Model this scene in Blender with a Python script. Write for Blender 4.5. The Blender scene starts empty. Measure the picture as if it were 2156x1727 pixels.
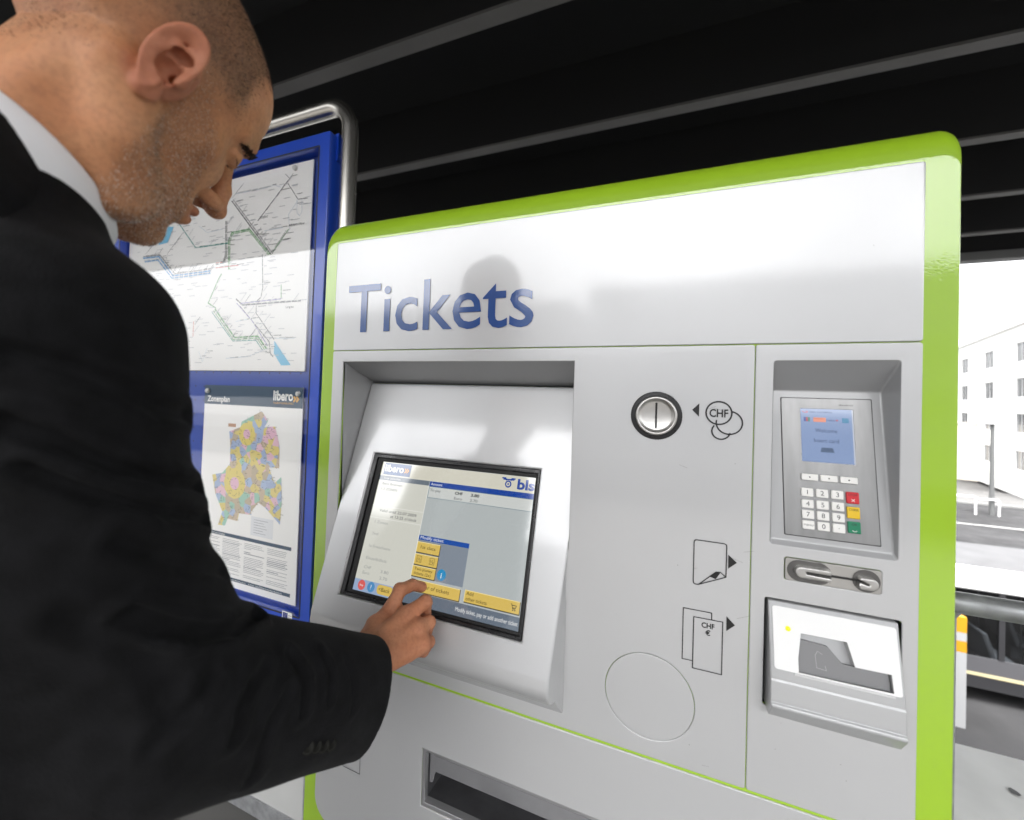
import bpy, bmesh, math, random
import numpy as np
from mathutils import Vector, Matrix
scene = bpy.context.scene
COL = scene.collection

# ------------------------------------------------------------------ camera
CAM = np.array([0.0, -0.6, 1.5])
YAW, PIT, ROL, FPX, CPX, CPY = 0.355852606, 0.016826223, 0.0344946454, 800.0, 1061.476, 827.879
fw = np.array([-math.sin(YAW)*math.cos(PIT), math.cos(YAW)*math.cos(PIT), math.sin(PIT)])
rt = np.cross(fw, [0, 0, 1.0]); rt /= np.linalg.norm(rt); up = np.cross(rt, fw)
rt, up = math.cos(ROL)*rt + math.sin(ROL)*up, -math.sin(ROL)*rt + math.cos(ROL)*up
cd = bpy.data.cameras.new('camera'); cam = bpy.data.objects.new('camera', cd); COL.objects.link(cam)
cam.matrix_world = Matrix(((rt[0], up[0], -fw[0], CAM[0]), (rt[1], up[1], -fw[1], CAM[1]),
                           (rt[2], up[2], -fw[2], CAM[2]), (0, 0, 0, 1)))
cd.sensor_fit = 'HORIZONTAL'; cd.sensor_width = 36; cd.lens = 36*FPX/2156
cd.shift_x = (1078-CPX)/2156; cd.shift_y = (CPY-863.5)/2156
cd.clip_start = 0.02; cd.clip_end = 2000
cd.dof.use_dof = True; cd.dof.focus_distance = 0.68; cd.dof.aperture_fstop = 3.2
scene.camera = cam

# ------------------------------------------------------------------ sky, sun, exposure
SUN_EL, SUN_AZ = math.radians(66), math.radians(184)     # azimuth the light comes from, clockwise from +Y
world = bpy.data.worlds.new('World'); scene.world = world; world.use_nodes = True
wn = world.node_tree; wn.nodes.clear()
wo = wn.nodes.new('ShaderNodeOutputWorld'); wb = wn.nodes.new('ShaderNodeBackground')
sky = wn.nodes.new('ShaderNodeTexSky'); sky.sky_type = 'NISHITA'; sky.sun_disc = False
sky.sun_elevation = SUN_EL; sky.sun_rotation = SUN_AZ
sky.air_density = 1.0; sky.dust_density = 8.0; sky.ozone_density = 1.0
hs = wn.nodes.new('ShaderNodeHueSaturation'); hs.inputs['Saturation'].default_value = 0.12   # overcast: a nearly colourless sky
wn.links.new(sky.outputs[0], hs.inputs['Color']); wn.links.new(hs.outputs[0], wb.inputs[0])
wb.inputs[1].default_value = 0.15
wn.links.new(wb.outputs[0], wo.inputs[0])
sl = bpy.data.lights.new('sun', 'SUN'); sl.energy = 0.5; sl.angle = math.radians(12); sl.color = (1, .97, .93)
sun = bpy.data.objects.new('sun', sl); COL.objects.link(sun)
sdir = Vector((math.sin(SUN_AZ)*math.cos(SUN_EL), math.cos(SUN_AZ)*math.cos(SUN_EL), math.sin(SUN_EL)))
sun.rotation_euler = sdir.to_track_quat('Z', 'Y').to_euler(); sun.location = (0, 0, 30)
EXPO = 2.97
vs = scene.view_settings; vs.view_transform = 'Standard'; vs.look = 'None'; vs.gamma = 1; vs.use_curve_mapping = False
vs.exposure = EXPO
scene.render.engine = 'CYCLES'
cy = scene.cycles
cy.use_denoising = True
cy.max_bounces = 8; cy.diffuse_bounces = 4; cy.glossy_bounces = 4; cy.transmission_bounces = 6; cy.transparent_max_bounces = 8
cy.caustics_reflective = False; cy.caustics_refractive = False; cy.sample_clamp_indirect = 6

# ------------------------------------------------------------------ helpers
def ray(x, y): return fw + (x-CPX)/FPX*rt - (y-CPY)/FPX*up
def at(x, y, z): return CAM + ray(x, y)*z

def srgb(r, g, b):
    f = lambda c: (c/255/12.92) if c <= 10 else ((c/255+.055)/1.055)**2.4
    return (f(r), f(g), f(b), 1)

MATS = {}
def mat(name, col=(.5, .5, .5, 1), rough=.5, metal=0., spec=.5, coat=0., coat_rough=.03, emit=None, estr=0., bump=0., bscale=100., bdetail=2.,
        var=0., vscale=5., rvar=0., trans=0., coat_bump=0., coat_bscale=600., stretch=None, grime=0., coat_ior=1.5):
    if name in MATS: return MATS[name]
    m = bpy.data.materials.new(name); m.use_nodes = True; nt = m.node_tree
    b = nt.nodes['Principled BSDF']; L = nt.links.new
    if len(col) == 3: col = (*col, 1)
    b.inputs['Base Color'].default_value = col; b.inputs['Roughness'].default_value = rough
    b.inputs['Metallic'].default_value = metal; b.inputs['Specular IOR Level'].default_value = spec
    b.inputs['Coat Weight'].default_value = coat; b.inputs['Coat Roughness'].default_value = coat_rough
    b.inputs['Transmission Weight'].default_value = trans; b.inputs['Coat IOR'].default_value = coat_ior
    if emit: b.inputs['Emission Color'].default_value = emit; b.inputs['Emission Strength'].default_value = estr
    geo = nt.nodes.new('ShaderNodeNewGeometry')
    vec = geo.outputs['Position']
    if stretch:
        mp = nt.nodes.new('ShaderNodeMapping'); mp.inputs['Scale'].default_value = stretch
        L(vec, mp.inputs[0]); vec = mp.outputs[0]
    def noise(s, d=2.):
        n = nt.nodes.new('ShaderNodeTexNoise'); n.inputs['Scale'].default_value = s; n.inputs['Detail'].default_value = d
        L(vec, n.inputs['Vector']); return n
    if var or grime:
        n = noise(vscale, 5.); mr = nt.nodes.new('ShaderNodeMapRange')
        mr.inputs['From Min'].default_value = .3; mr.inputs['From Max'].default_value = .7
        mr.inputs['To Min'].default_value = 1-var; mr.inputs['To Max'].default_value = 1+var
        L(n.outputs[0], mr.inputs[0])
        mx = nt.nodes.new('ShaderNodeVectorMath'); mx.operation = 'SCALE'; mx.inputs[0].default_value = col[:3]
        L(mr.outputs[0], mx.inputs['Scale']); L(mx.outputs[0], b.inputs['Base Color'])
    if rvar:
        n = noise(vscale*1.7, 4.); mr = nt.nodes.new('ShaderNodeMapRange')
        mr.inputs['From Min'].default_value = .3; mr.inputs['From Max'].default_value = .7
        mr.inputs['To Min'].default_value = max(0, rough-rvar); mr.inputs['To Max'].default_value = rough+rvar
        L(n.outputs[0], mr.inputs[0]); L(mr.outputs[0], b.inputs['Roughness'])
    if bump:
        n = noise(bscale, bdetail); bp = nt.nodes.new('ShaderNodeBump'); bp.inputs['Strength'].default_value = bump
        bp.inputs['Distance'].default_value = .001
        L(n.outputs[0], bp.inputs['Height']); L(bp.outputs[0], b.inputs['Normal'])
    if coat_bump:
        n = noise(coat_bscale, 1.); bp = nt.nodes.new('ShaderNodeBump'); bp.inputs['Strength'].default_value = coat_bump
        bp.inputs['Distance'].default_value = .001
        L(n.outputs[0], bp.inputs['Height']); L(bp.outputs[0], b.inputs['Coat Normal'])
    MATS[name] = m
    return m

def put(o, parent=None):
    if o.name not in COL.objects: COL.objects.link(o)
    if parent is not None:
        o.parent = parent
        o.matrix_parent_inverse = Matrix.Translation(-parent.location)     # all vertices are in world space
    return o

def thing(name, label, cat, loc, group=None):
    o = bpy.data.objects.new(name, None); COL.objects.link(o); o.location = loc; o.empty_display_size = .05
    o['label'] = label; o['category'] = cat
    if group: o['group'] = group
    return o

def tag(o, label=None, cat=None, group=None, kind=None):
    if label: o['label'] = label
    if cat: o['category'] = cat
    if group: o['group'] = group
    if kind: o['kind'] = kind
    return o

def mesh(name, v, f, m, parent=None, smooth=False, sharp=None, keep=False):
    me = bpy.data.meshes.new(name)
    me.from_pydata([tuple(map(float, p)) for p in v], [], [tuple(map(int, q)) for q in f]); me.update()
    if not keep:
        bm = bmesh.new(); bm.from_mesh(me); bmesh.ops.recalc_face_normals(bm, faces=bm.faces); bm.to_mesh(me); bm.free()
    if isinstance(m, (list, tuple)):
        for q in m: me.materials.append(q)
    else: me.materials.append(m)
    if smooth:
        me.polygons.foreach_set('use_smooth', [True]*len(me.polygons))
        if sharp: me.set_sharp_from_angle(angle=math.radians(sharp))
    o = bpy.data.objects.new(name, me)
    return put(o, parent)

class MB:
    """collects shapes into one mesh"""
    def __init__(s): s.v = []; s.f = []
    def add(s, v, f):
        n = len(s.v); s.v += [tuple(p) for p in v]; s.f += [tuple(i+n for i in q) for q in f]; return s
    def box(s, x0, x1, y0, y1, z0, z1, T=None):
        v = [(x, y, z) for x in (x0, x1) for y in (y0, y1) for z in (z0, z1)]
        if T: v = [T(*p) for p in v]
        return s.add(v, [(0, 1, 3, 2), (4, 6, 7, 5), (0, 4, 5, 1), (2, 3, 7, 6), (0, 2, 6, 4), (1, 5, 7, 3)])
    def tube(s, pts, r, n=12, closed=False, cap=True):
        pts = [np.array(p, float) for p in pts]; rr = r if hasattr(r, '__len__') else [r]*len(pts)
        N = len(pts); base = len(s.v); prev = None
        for i, p in enumerate(pts):
            t = pts[(i+1) % N if closed else min(i+1, N-1)] - pts[(i-1) % N if closed else max(i-1, 0)]
            t /= np.linalg.norm(t)
            if prev is None:
                a = np.cross(t, [0, 0, 1.]) if abs(t[2]) < .9 else np.cross(t, [1., 0, 0])
            else: a = prev - t*np.dot(prev, t)
            a /= np.linalg.norm(a); prev = a; b = np.cross(t, a)
            for k in range(n):
                w = 2*math.pi*k/n; s.v.append(tuple(p + rr[i]*(math.cos(w)*a + math.sin(w)*b)))
        for i in range(N if closed else N-1):
            for k in range(n):
                A = base+i*n+k; B = base+i*n+(k+1) % n; C_ = base+((i+1) % N)*n+(k+1) % n; D_ = base+((i+1) % N)*n+k
                s.f.append((A, B, C_, D_))
        if cap and not closed:
            s.f.append(tuple(base+k for k in range(n))); s.f.append(tuple(base+(N-1)*n+k for k in range(n)))
        return s
    def disc(s, c, r, n=24, T=None, y0=0., y1=None):
        """disc or short cylinder with axis Y in local space"""
        a = [(c[0]+r*math.cos(2*math.pi*k/n), c[1]+r*math.sin(2*math.pi*k/n)) for k in range(n)]
        v = [(x, y0, z) for x, z in a]; f = [tuple(range(n))]
        if y1 is not None:
            v += [(x, y1, z) for x, z in a]; f += [tuple(range(n, 2*n))] + [(k, (k+1) % n, n+(k+1) % n, n+k) for k in range(n)]
        if T: v = [T(*p) for p in v]
        return s.add(v, f)
    def build(s, name, m, parent=None, smooth=False, sharp=None): return mesh(name, s.v, s.f, m, parent, smooth, sharp)

def weighted(o):
    """flat faces stay flat in the shading, only the rounded edges turn"""
    w = o.modifiers.new('normals', 'WEIGHTED_NORMAL'); w.weight = 100; w.keep_sharp = True; w.mode = 'FACE_AREA'
    return o
def bevel(o, w, seg=2, ang=35):
    b = o.modifiers.new('bevel', 'BEVEL'); b.width = w; b.segments = seg; b.limit_method = 'ANGLE'; b.angle_limit = math.radians(ang)
    o.data.polygons.foreach_set('use_smooth', [True]*len(o.data.polygons)); o.data.set_sharp_from_angle(angle=math.radians(60))
    return weighted(o)

def box(name, x0, x1, y0, y1, z0, z1, m, parent=None, bev=0., seg=2):
    o = MB().box(x0, x1, y0, y1, z0, z1).build(name, m, parent)
    if bev: bevel(o, bev, seg)
    return o

def rrect(x0, x1, z0, z1, r=0., n=5):
    """rounded rectangle, anticlockwise in (x, z); r one radius or four (bl, br, tr, tl)"""
    R = r if hasattr(r, '__len__') else (r,)*4
    out = []
    for (cx, cz, sx, sz, a0, q) in ((x0, z0, 1, 1, 180, R[0]), (x1, z0, -1, 1, 270, R[1]), (x1, z1, -1, -1, 0, R[2]), (x0, z1, 1, -1, 90, R[3])):
        if q <= 0: out.append((cx, cz)); continue
        for k in range(n+1):
            a = math.radians(a0+90*k/n); out.append((cx+sx*q+q*math.cos(a), cz+sz*q+q*math.sin(a)))
    return out

def circ(cx, cz, r, n=40): return [(cx+r*math.cos(2*math.pi*k/n), cz+r*math.sin(2*math.pi*k/n)) for k in range(n)]

def offset(loop, d):
    """move a closed anticlockwise loop inwards by d"""
    P = np.array(loop); N = len(P); out = []
    for i in range(N):
        a, b, c = P[i-1], P[i], P[(i+1) % N]
        e1 = (b-a)/max(1e-9, np.linalg.norm(b-a)); e2 = (c-b)/max(1e-9, np.linalg.norm(c-b))
        n1 = np.array([-e1[1], e1[0]]); n2 = np.array([-e2[1], e2[0]])
        q = n1+n2; k = 2/max(.3, np.dot(q, q))*1.0
        out.append(tuple(b + q*d*k*1.0))
    return out

def plate(name, outer, y0, th, m, parent=None, holes=(), ch=.0012, T=None, back=False):
    """flat plate with holes in the (x, z) plane, its face at y0, thickness th towards +y, rounded edge ch"""
    loops = [(outer, 1)] + [(h, -1) for h in holes]
    V = []; Fc = []; bm = bmesh.new(); edges = []
    for lp, sg in loops:
        N = len(lp); rings = []
        for (ins, dy) in ((ch, 0), (ch*.3, ch*.3), (0, ch), (0, th)):
            ring = offset(lp, ins*sg) if ins else lp
            rings.append([bm.verts.new((x, y0+dy, z)) for x, z in ring])
        for a in range(3):
            for i in range(N):
                j = (i+1) % N
                try: bm.faces.new((rings[a][i], rings[a][j], rings[a+1][j], rings[a+1][i]))
                except ValueError: pass
        for i in range(N): 
            e = bm.edges.get((rings[0][i], rings[0][(i+1) % N]))
            if e: edges.append(e)
        if back and sg == 1:
            bm.faces.new(rings[3])
    bmesh.ops.triangle_fill(bm, use_beauty=True, use_dissolve=False, edges=edges, normal=(0, -1, 0))
    bmesh.ops.recalc_face_normals(bm, faces=bm.faces)
    # recalc may flip an open sheet: make sure the face looks towards -y
    s_ = sum(f.normal.y*f.calc_area() for f in bm.faces)
    if s_ > 0: bmesh.ops.reverse_faces(bm, faces=bm.faces)
    if T:
        for v in bm.verts: v.co = T(*v.co)
    me = bpy.data.meshes.new(name); bm.to_mesh(me); bm.free(); me.materials.append(m)
    me.polygons.foreach_set('use_smooth', [True]*len(me.polygons)); me.set_sharp_from_angle(angle=math.radians(50))
    o = bpy.data.objects.new(name, me)
    return weighted(put(o, parent))

def sheet(name, pts, y, m, parent=None, T=None):
    v = [(x, y, z) for x, z in pts]
    if T: v = [T(*p) for p in v]
    return mesh(name, v, [tuple(range(len(v)))], m, parent)

def strokes(lines, w, y, T=None):
    """flat printed lines: list of (list of (x,z)), closed loops repeat the first point"""
    mb = MB()
    for ln in lines:
        P = np.array(ln, float); N = len(P)
        if N < 2: continue
        closed = np.allclose(P[0], P[-1]); L_ = []; R_ = []
        for i in range(N):
            if closed: a = P[i-1] if i else P[-2]; c = P[i+1] if i < N-1 else P[1]
            else: a = P[max(i-1, 0)]; c = P[min(i+1, N-1)]
            e1 = P[i]-a; e2 = c-P[i]; n1 = np.linalg.norm(e1); n2 = np.linalg.norm(e2)
            e1 = e1/n1 if n1 > 1e-9 else e2/n2; e2 = e2/n2 if n2 > 1e-9 else e1
            q = np.array([-(e1+e2)[1], (e1+e2)[0]]); q *= w/max(.5, np.dot(q, q))
            L_.append(P[i]+q); R_.append(P[i]-q)
        v = [(p[0], y, p[1]) for p in L_]+[(p[0], y, p[1]) for p in R_]
        if T: v = [T(*p) for p in v]
        mb.add(v, [(i, i+1, N+i+1, N+i) for i in range(N-1)])
    return mb

_txt = {}
def text_mesh(s, bold=0.):
    if (s, bold) in _txt: return _txt[(s, bold)]
    cu = bpy.data.curves.new('t', 'FONT'); cu.body = s; cu.resolution_u = 3; cu.offset = bold
    o = bpy.data.objects.new('t', cu); COL.objects.link(o)
    dg = bpy.context.evaluated_depsgraph_get(); dg.update()
    me = bpy.data.meshes.new_from_object(o.evaluated_get(dg))
    v = np.array([p.co[:2] for p in me.vertices]); f = [tuple(p.vertices) for p in me.polygons]
    bpy.data.objects.remove(o); bpy.data.curves.remove(cu); bpy.data.meshes.remove(me)
    _txt[(s, bold)] = (v, f); return v, f

def text_into(mb, s, x0, z0, h=None, w=None, y=0., T=None, bold=0., align='l', ref=None, slant=0.):
    """letters into a mesh builder: cap height h (or fitted width w), lower left at x0, z0"""
    v, f = text_mesh(s, bold)
    if len(v) == 0: return mb
    lo = v.min(0); hi = v.max(0); capv, _ = text_mesh(ref or 'H', bold); cap = capv[:, 1].max()-capv[:, 1].min()
    sy = h/cap if h else w/(hi[0]-lo[0]); sx = w/(hi[0]-lo[0]) if w else sy
    W = (hi[0]-lo[0])*sx; ox = x0-(W if align == 'r' else W/2 if align == 'c' else 0)
    pts = [(ox+(p[0]-lo[0])*sx+slant*p[1]*sy, y, z0+p[1]*sy) for p in v]
    if T: pts = [T(*p) for p in pts]
    return mb.add(pts, f)

def text(name, s, x0, z0, m, parent, **k): return text_into(MB(), s, x0, z0, **k).build(name, m, parent)
# ------------------------------------------------------------------ materials of the machine and the board
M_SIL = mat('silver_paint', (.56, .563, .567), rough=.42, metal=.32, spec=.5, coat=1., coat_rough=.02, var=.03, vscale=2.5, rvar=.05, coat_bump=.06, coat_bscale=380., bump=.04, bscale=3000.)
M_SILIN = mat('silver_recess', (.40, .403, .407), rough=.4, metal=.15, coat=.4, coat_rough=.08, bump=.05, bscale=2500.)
M_GRN = mat('green_paint', (.33, .545, .016), rough=.42, spec=.5, coat=1., coat_ior=1.65, coat_rough=.02, var=.04, vscale=3., coat_bump=.07, coat_bscale=380.)
M_BLK = mat('black_plastic', (.012, .012, .013), rough=.35, rvar=.12, vscale=25., bump=.1, bscale=1500.)
M_INK = mat('black_ink', (.012, .012, .012), rough=.4)
M_BLUEINK = mat('blue_lettering', (.0, .062, .27), rough=.3, coat=1., coat_rough=.02, coat_ior=1.68, coat_bump=.07, coat_bscale=420.)
M_STEEL = mat('brushed_steel', (.27, .27, .268), rough=.42, metal=1., var=.10, vscale=14., stretch=(5, 5, .35))
M_STEEL2 = mat('satin_steel', (.56, .55, .53), rough=.38, metal=1., var=.06, vscale=20.)
M_WHITE = mat('white_plastic', (.86, .86, .85), rough=.3, coat=.5)
M_KEY = mat('key_white', (.80, .79, .76), rough=.45)
M_DARK = mat('dark_interior', (.03, .03, .032), rough=.5, metal=.3)
M_GREY = mat('grey_plastic', (.22, .22, .225), rough=.45)
ES = 2.0**(-EXPO)
def lcd(name, col, k=1.0):
    """a lit part of a display behind glossy glass"""
    return mat('lcd_'+name, (.02, .02, .02), rough=.12, spec=.5, coat=1., coat_rough=.08, coat_ior=1.6, emit=col, estr=ES*k)

# ------------------------------------------------------------------ ticket machine
TM = thing('ticket_machine', 'silver ticket machine with bright green frame and blue Tickets lettering', 'ticket machine', (-.14, .22, 0))
XL, XR, ZT = -.5690, -.1065, 1.5645          # screen recess
FZ = lambda z: .0855+.333*(z-1.526)         # y of the sloping screen face
HOLE_SCREEN = [(XL, 1.268), (-.53, 1.268), (-.53, 1.200), (-.15, 1.200), (-.15, 1.268), (XR, 1.268), (XR, ZT), (XL, ZT)]
HOLE_TERM = rrect(.1600, .2908, 1.3215, 1.564, .003, 2)
HOLE_BILL = rrect(.1556, .2956, 1.1095, 1.2505, .003, 2)
HOLE_TRAY = [(-.3547, .7752), (.02, .7752), (.02, .8755), (-.3547, .8755)]
# green shell: rounded front edge running back into the sides
OUT = rrect(-.6290, .3470, .05, 1.8540, (.012, .012, .026, .036), 8)
def ring(t):                                  # flat sides with a tight edge, the top rolling back in a wide curve
    return rrect(-.6290+.004*t, .3470-.004*t, .05+.004*t, 1.8540-.043*t, (.012, .012, .017, .030), 8)
bm_rings = []
for k in range(8):
    a = math.pi/2*k/7
    bm_rings.append((ring(1-math.sin(a)), .0025+.026*(1-math.cos(a))))
bm_rings.append((ring(0), .40)); bm_rings.append((ring(1), .41))
V = []; Fq = []; N = len(OUT)
for lp_, y in bm_rings: V += [(x, y, z) for x, z in lp_]
for a in range(len(bm_rings)-1):
    for i in range(N): Fq.append((a*N+i, a*N+(i+1) % N, (a+1)*N+(i+1) % N, (a+1)*N+i))
Fq.append(tuple(range((len(bm_rings)-1)*N, len(bm_rings)*N)))
mesh('housing', V, Fq, M_GRN, TM, True, 60)
plate('front_frame', ring(1), .0025, .003, M_GRN, TM, [HOLE_SCREEN, HOLE_TERM, HOLE_BILL, HOLE_TRAY], ch=.00005)
box('plinth', -.60, .32, .04, .38, 0, .0499, M_BLK, TM)
# silver panels, a thin gap between each
plate('header_panel', rrect(-.5962, .3108, 1.5873, 1.8060, .003, 3), 0, .002, M_SIL, TM)
plate('operating_panel', rrect(-.5962, .1381, .9925, 1.5861, .003, 3), 0, .002, M_SIL, TM,
      [HOLE_SCREEN, circ(.0155, 1.0778, .0606, 64)])
plate('payment_panel', rrect(.1391, .3108, .9925, 1.5861, .003, 3), 0, .002, M_SIL, TM, [HOLE_TERM, HOLE_BILL, rrect(.1765, .2760, 1.2775, 1.3070, .003, 3)])
plate('lower_panel', rrect(-.5962, .3110, .655, .9880, (.05, .05, .004, .004), 8), 0, .002, M_SIL, TM, [HOLE_TRAY])
plate('base_panel', rrect(-.5962, .3110, .10, .640, (.03, .03, .03, .03), 6), 0, .002, M_SIL, TM)
plate('cover_disc', circ(.0155, 1.0778, .0600, 64), .0001, .002, M_SIL, TM, ch=.0006)
text('lettering', 'Tickets', -.5610, 1.6232, M_BLUEINK, TM, h=.0935, w=.3850, y=-.0012, bold=.006, ref='T')
# screen recess: ceiling and side walls
YB_ = .0855; ZB_ = 1.526
rec = MB()
rec.add([(XL, .002, ZT), (XR, .002, ZT), (XR, YB_+.012, ZB_+.001), (XL, YB_+.012, ZB_+.001)], [(0, 1, 2, 3)])
rec.add([(XL, .002, ZT), (XL, YB_+.012, ZB_+.001), (XL, .004, FZ(1.526-.0855/.333)-.02)], [(0, 1, 2)])
rec.add([(XR, .002, ZT), (XR, YB_+.012, ZB_+.001), (XR, .004, FZ(1.526-.0855/.333)-.02)], [(0, 1, 2)])
rec.v[6] = (XL, .012, 1.262); rec.v[9] = (XR, .012, 1.262)
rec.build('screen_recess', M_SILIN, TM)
# wedge shaped screen housing
prof = [(YB_, ZB_), (FZ(1.300), 1.300), (FZ(1.276), 1.276), (FZ(1.10), 1.10)]
lipc = (FZ(1.098)+.0275, 1.0885-.006)
for k in range(9):
    a = math.radians(162+k*(105)/8)
    prof.append((lipc[0]+.029*math.cos(a)*1.0, lipc[1]+.0305*math.sin(a)))
prof += [(.0015, 1.0125), (.0015, 1.180), (.022, 1.210), (YB_+.02, 1.500), (YB_+.012, ZB_)]
def xr(y): return XR-.0003+.006*min(1, max(0, y-.0026)/.0075)-(.013*min(1, max(0, -y)/.06))
V = [(XL+.0006, y, z) for y, z in prof]+[(xr(y), y, z) for y, z in prof]; n = len(prof)
Fq = [tuple(range(n)), tuple(range(2*n-1, n-1, -1))]+[(i, (i+1) % n, n+(i+1) % n, n+i) for i in range(n)]
hs_o = mesh('screen_housing', V, Fq, M_SIL, TM)
sn = np.array([0, -1, .333])/math.hypot(1, .333)
def FP(x, y, z):
    """point on the sloping face: x, z as on the face, y = depth behind it"""
    return (x, FZ(z)-y*sn[1], z-y*sn[2])
SB = (-.5150, -.1650, 1.1352, 1.3822)        # opening for the display
cut = MB().box(SB[0], SB[1], -.01, .014, SB[2], SB[3], T=FP).build('cutter', M_SIL)
bo = hs_o.modifiers.new('cut', 'BOOLEAN'); bo.operation = 'DIFFERENCE'; bo.object = cut; bo.solver = 'EXACT'
dg = bpy.context.evaluated_depsgraph_get(); dg.update()
me2 = bpy.data.meshes.new_from_object(hs_o.evaluated_get(dg)); hs_o.modifiers.clear(); hs_o.data = me2
bpy.data.objects.remove(cut)
bevel(hs_o, .0028, 3, 28)
# touch screen
SC = put(bpy.data.objects.new('touch_screen', None), TM); SC.empty_display_size = .02
b0 = plate('bezel', [(SB[0]+.0004, SB[2]+.0004), (SB[1]-.0004, SB[2]+.0004), (SB[1]-.0004, SB[3]-.0004), (SB[0]+.0004, SB[3]-.0004)], .0022, .011, M_BLK, SC,
           [[(-.5055, 1.1412), (-.1705, 1.1412), (-.1705, 1.3745), (-.5055, 1.3745)]], ch=.0012, T=FP)
plate('inner_bezel', [(-.5055, 1.1412), (-.1705, 1.1412), (-.1705, 1.3745), (-.5055, 1.3745)], .0050, .006, mat('black_gasket', (.006, .006, .006), rough=.6), SC,
      [[(-.4935, 1.1455), (-.1735, 1.1455), (-.1735, 1.3685), (-.4935, 1.3685)]], ch=.0008, T=FP)
def pane(name, x0, x1, z0, z1, col, y, k=1.): return sheet(name, [(x0, z0), (x1, z0), (x1, z1), (x0, z1)], y, lcd(name if isinstance(col, tuple) and len(col) == 3 else name, (*[c for c in srgb(*col)[:3]], 1), k), SC, FP)
YD = .0080
pane('display', -.4935, -.1735, 1.1455, 1.3685, (176, 182, 182), YD)
y1, y2, y3 = YD-.0004, YD-.0008, YD-.0012
pane('top_bar', -.4935, -.1735, 1.3428, 1.3680, (208, 205, 190), y1)
pane('logo_field', -.4868, -.4250, 1.3450, 1.3668, (44, 78, 128), y2)
text('logo_text', 'libero', -.4845, 1.3512, lcd('white', (1, 1, 1, 1), .8), SC, h=.0135, w=.044, y=y3, T=FP, bold=.03, ref='l')
mb = MB()
for q in range(2): 
    mb2 = strokes([[(-.4385+q*.005, 1.3595), (-.4345+q*.005, 1.3555), (-.4385+q*.005, 1.3515)]], .0024, y3, FP); mb.add(mb2.v, mb2.f)
mb.build('logo_chevrons', lcd('orange', srgb(225, 160, 70), 1), SC)
text('logo_subtitle', 'TARIFVERBUND', -.4845, 1.3466, lcd('paleblue', srgb(150, 170, 200), 1), SC, h=.0026, w=.042, y=y3, T=FP)
pane('selection_bar', -.4935, -.3790, 1.3345, 1.3426, (104, 114, 124), y1)
pane('selection_field', -.4935, -.3790, 1.1640, 1.3345, (206, 206, 196), y1)
strokes([[(-.3790, 1.335), (-.3790, 1.164)], [(-.4935, 1.288), (-.3800, 1.288)], [(-.4935, 1.267), (-.3800, 1.267)]], .0010, y2, FP).build('field_lines', lcd('line', srgb(228, 228, 220)), SC)
text('selection_title', 'Your selection', -.4835, 1.3368, lcd('white', (1, 1, 1, 1)), SC, h=.0040, w=.040, y=y2, T=FP)
LT = lcd('text', srgb(60, 66, 70))
LT2 = lcd('text_faint', srgb(150, 152, 150))
text('selection_text', 'Bern Brünnen', -.4830, 1.3262, LT, SC, h=.0046, w=.046, y=y2, T=FP)
text('selection_text', '1-2 ZONEN', -.4830, 1.3165, LT, SC, h=.0046, w=.037, y=y2, T=FP)
text('selection_text', 'Valid until 22.07.2009', -.4755, 1.2785, LT, SC, h=.0046, w=.083, y=y2, T=FP)
text('selection_text', 'at 12:25 o\'clock', -.4480, 1.2705, LT, SC, h=.0046, w=.058, y=y2, T=FP)

for s_, x_, z_, w_ in (('1 Zonen', -.480, 1.258, .03), ('2nd', -.480, 1.238, .014), ('1x Erwachsene', -.480, 1.217, .048), ('Einzelbillett', -.480, 1.197, .046),
                       ('CHF', -.480, 1.182, .016), ('3.80', -.442, 1.180, .017), ('Euro', -.480, 1.173, .015), ('2.70', -.442, 1.170, .017)):
    text('ticket_text', s_, x_, z_, LT2, SC, h=.0046, w=w_, y=y2, T=FP)

pane('amount_bar', -.3780, -.1735, 1.3335, 1.3426, (10, 62, 150), y1)
pane('amount_field', -.3770, -.1740, 1.3145, 1.3335, (200, 203, 200), y1)
strokes([[(-.3770, 1.3145), (-.1740, 1.3145), (-.1740, 1.3335), (-.3770, 1.3335), (-.3770, 1.3145)]], .0008, y2, FP).build('amount_outline', lcd('outline', srgb(100, 125, 135)), SC)
text('amount_title', 'Amount', -.3750, 1.3360, lcd('white', (1, 1, 1, 1)), SC, h=.0046, w=.0245, y=y2, T=FP)
text('amount_text', 'To pay', -.3745, 1.3255, LT, SC, h=.0046, w=.0225, y=y2, T=FP); text('amount_text', 'Euro', -.3220, 1.3170, LT, SC, h=.0044, w=.0155, y=y2, T=FP); text('amount_text', '2.70', -.2900, 1.3170, LT, SC, h=.0044, w=.0145, y=y2, T=FP)

text('amount_figure', 'CHF', -.3220, 1.3255, lcd('black', (.002, .002, .002, 1)), SC, h=.0050, w=.0155, y=y2, T=FP, bold=.03); text('amount_figure', '3.80', -.2900, 1.3255, lcd('black', (.002, .002, .002, 1)), SC, h=.0050, w=.0165, y=y2, T=FP, bold=.03)

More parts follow.
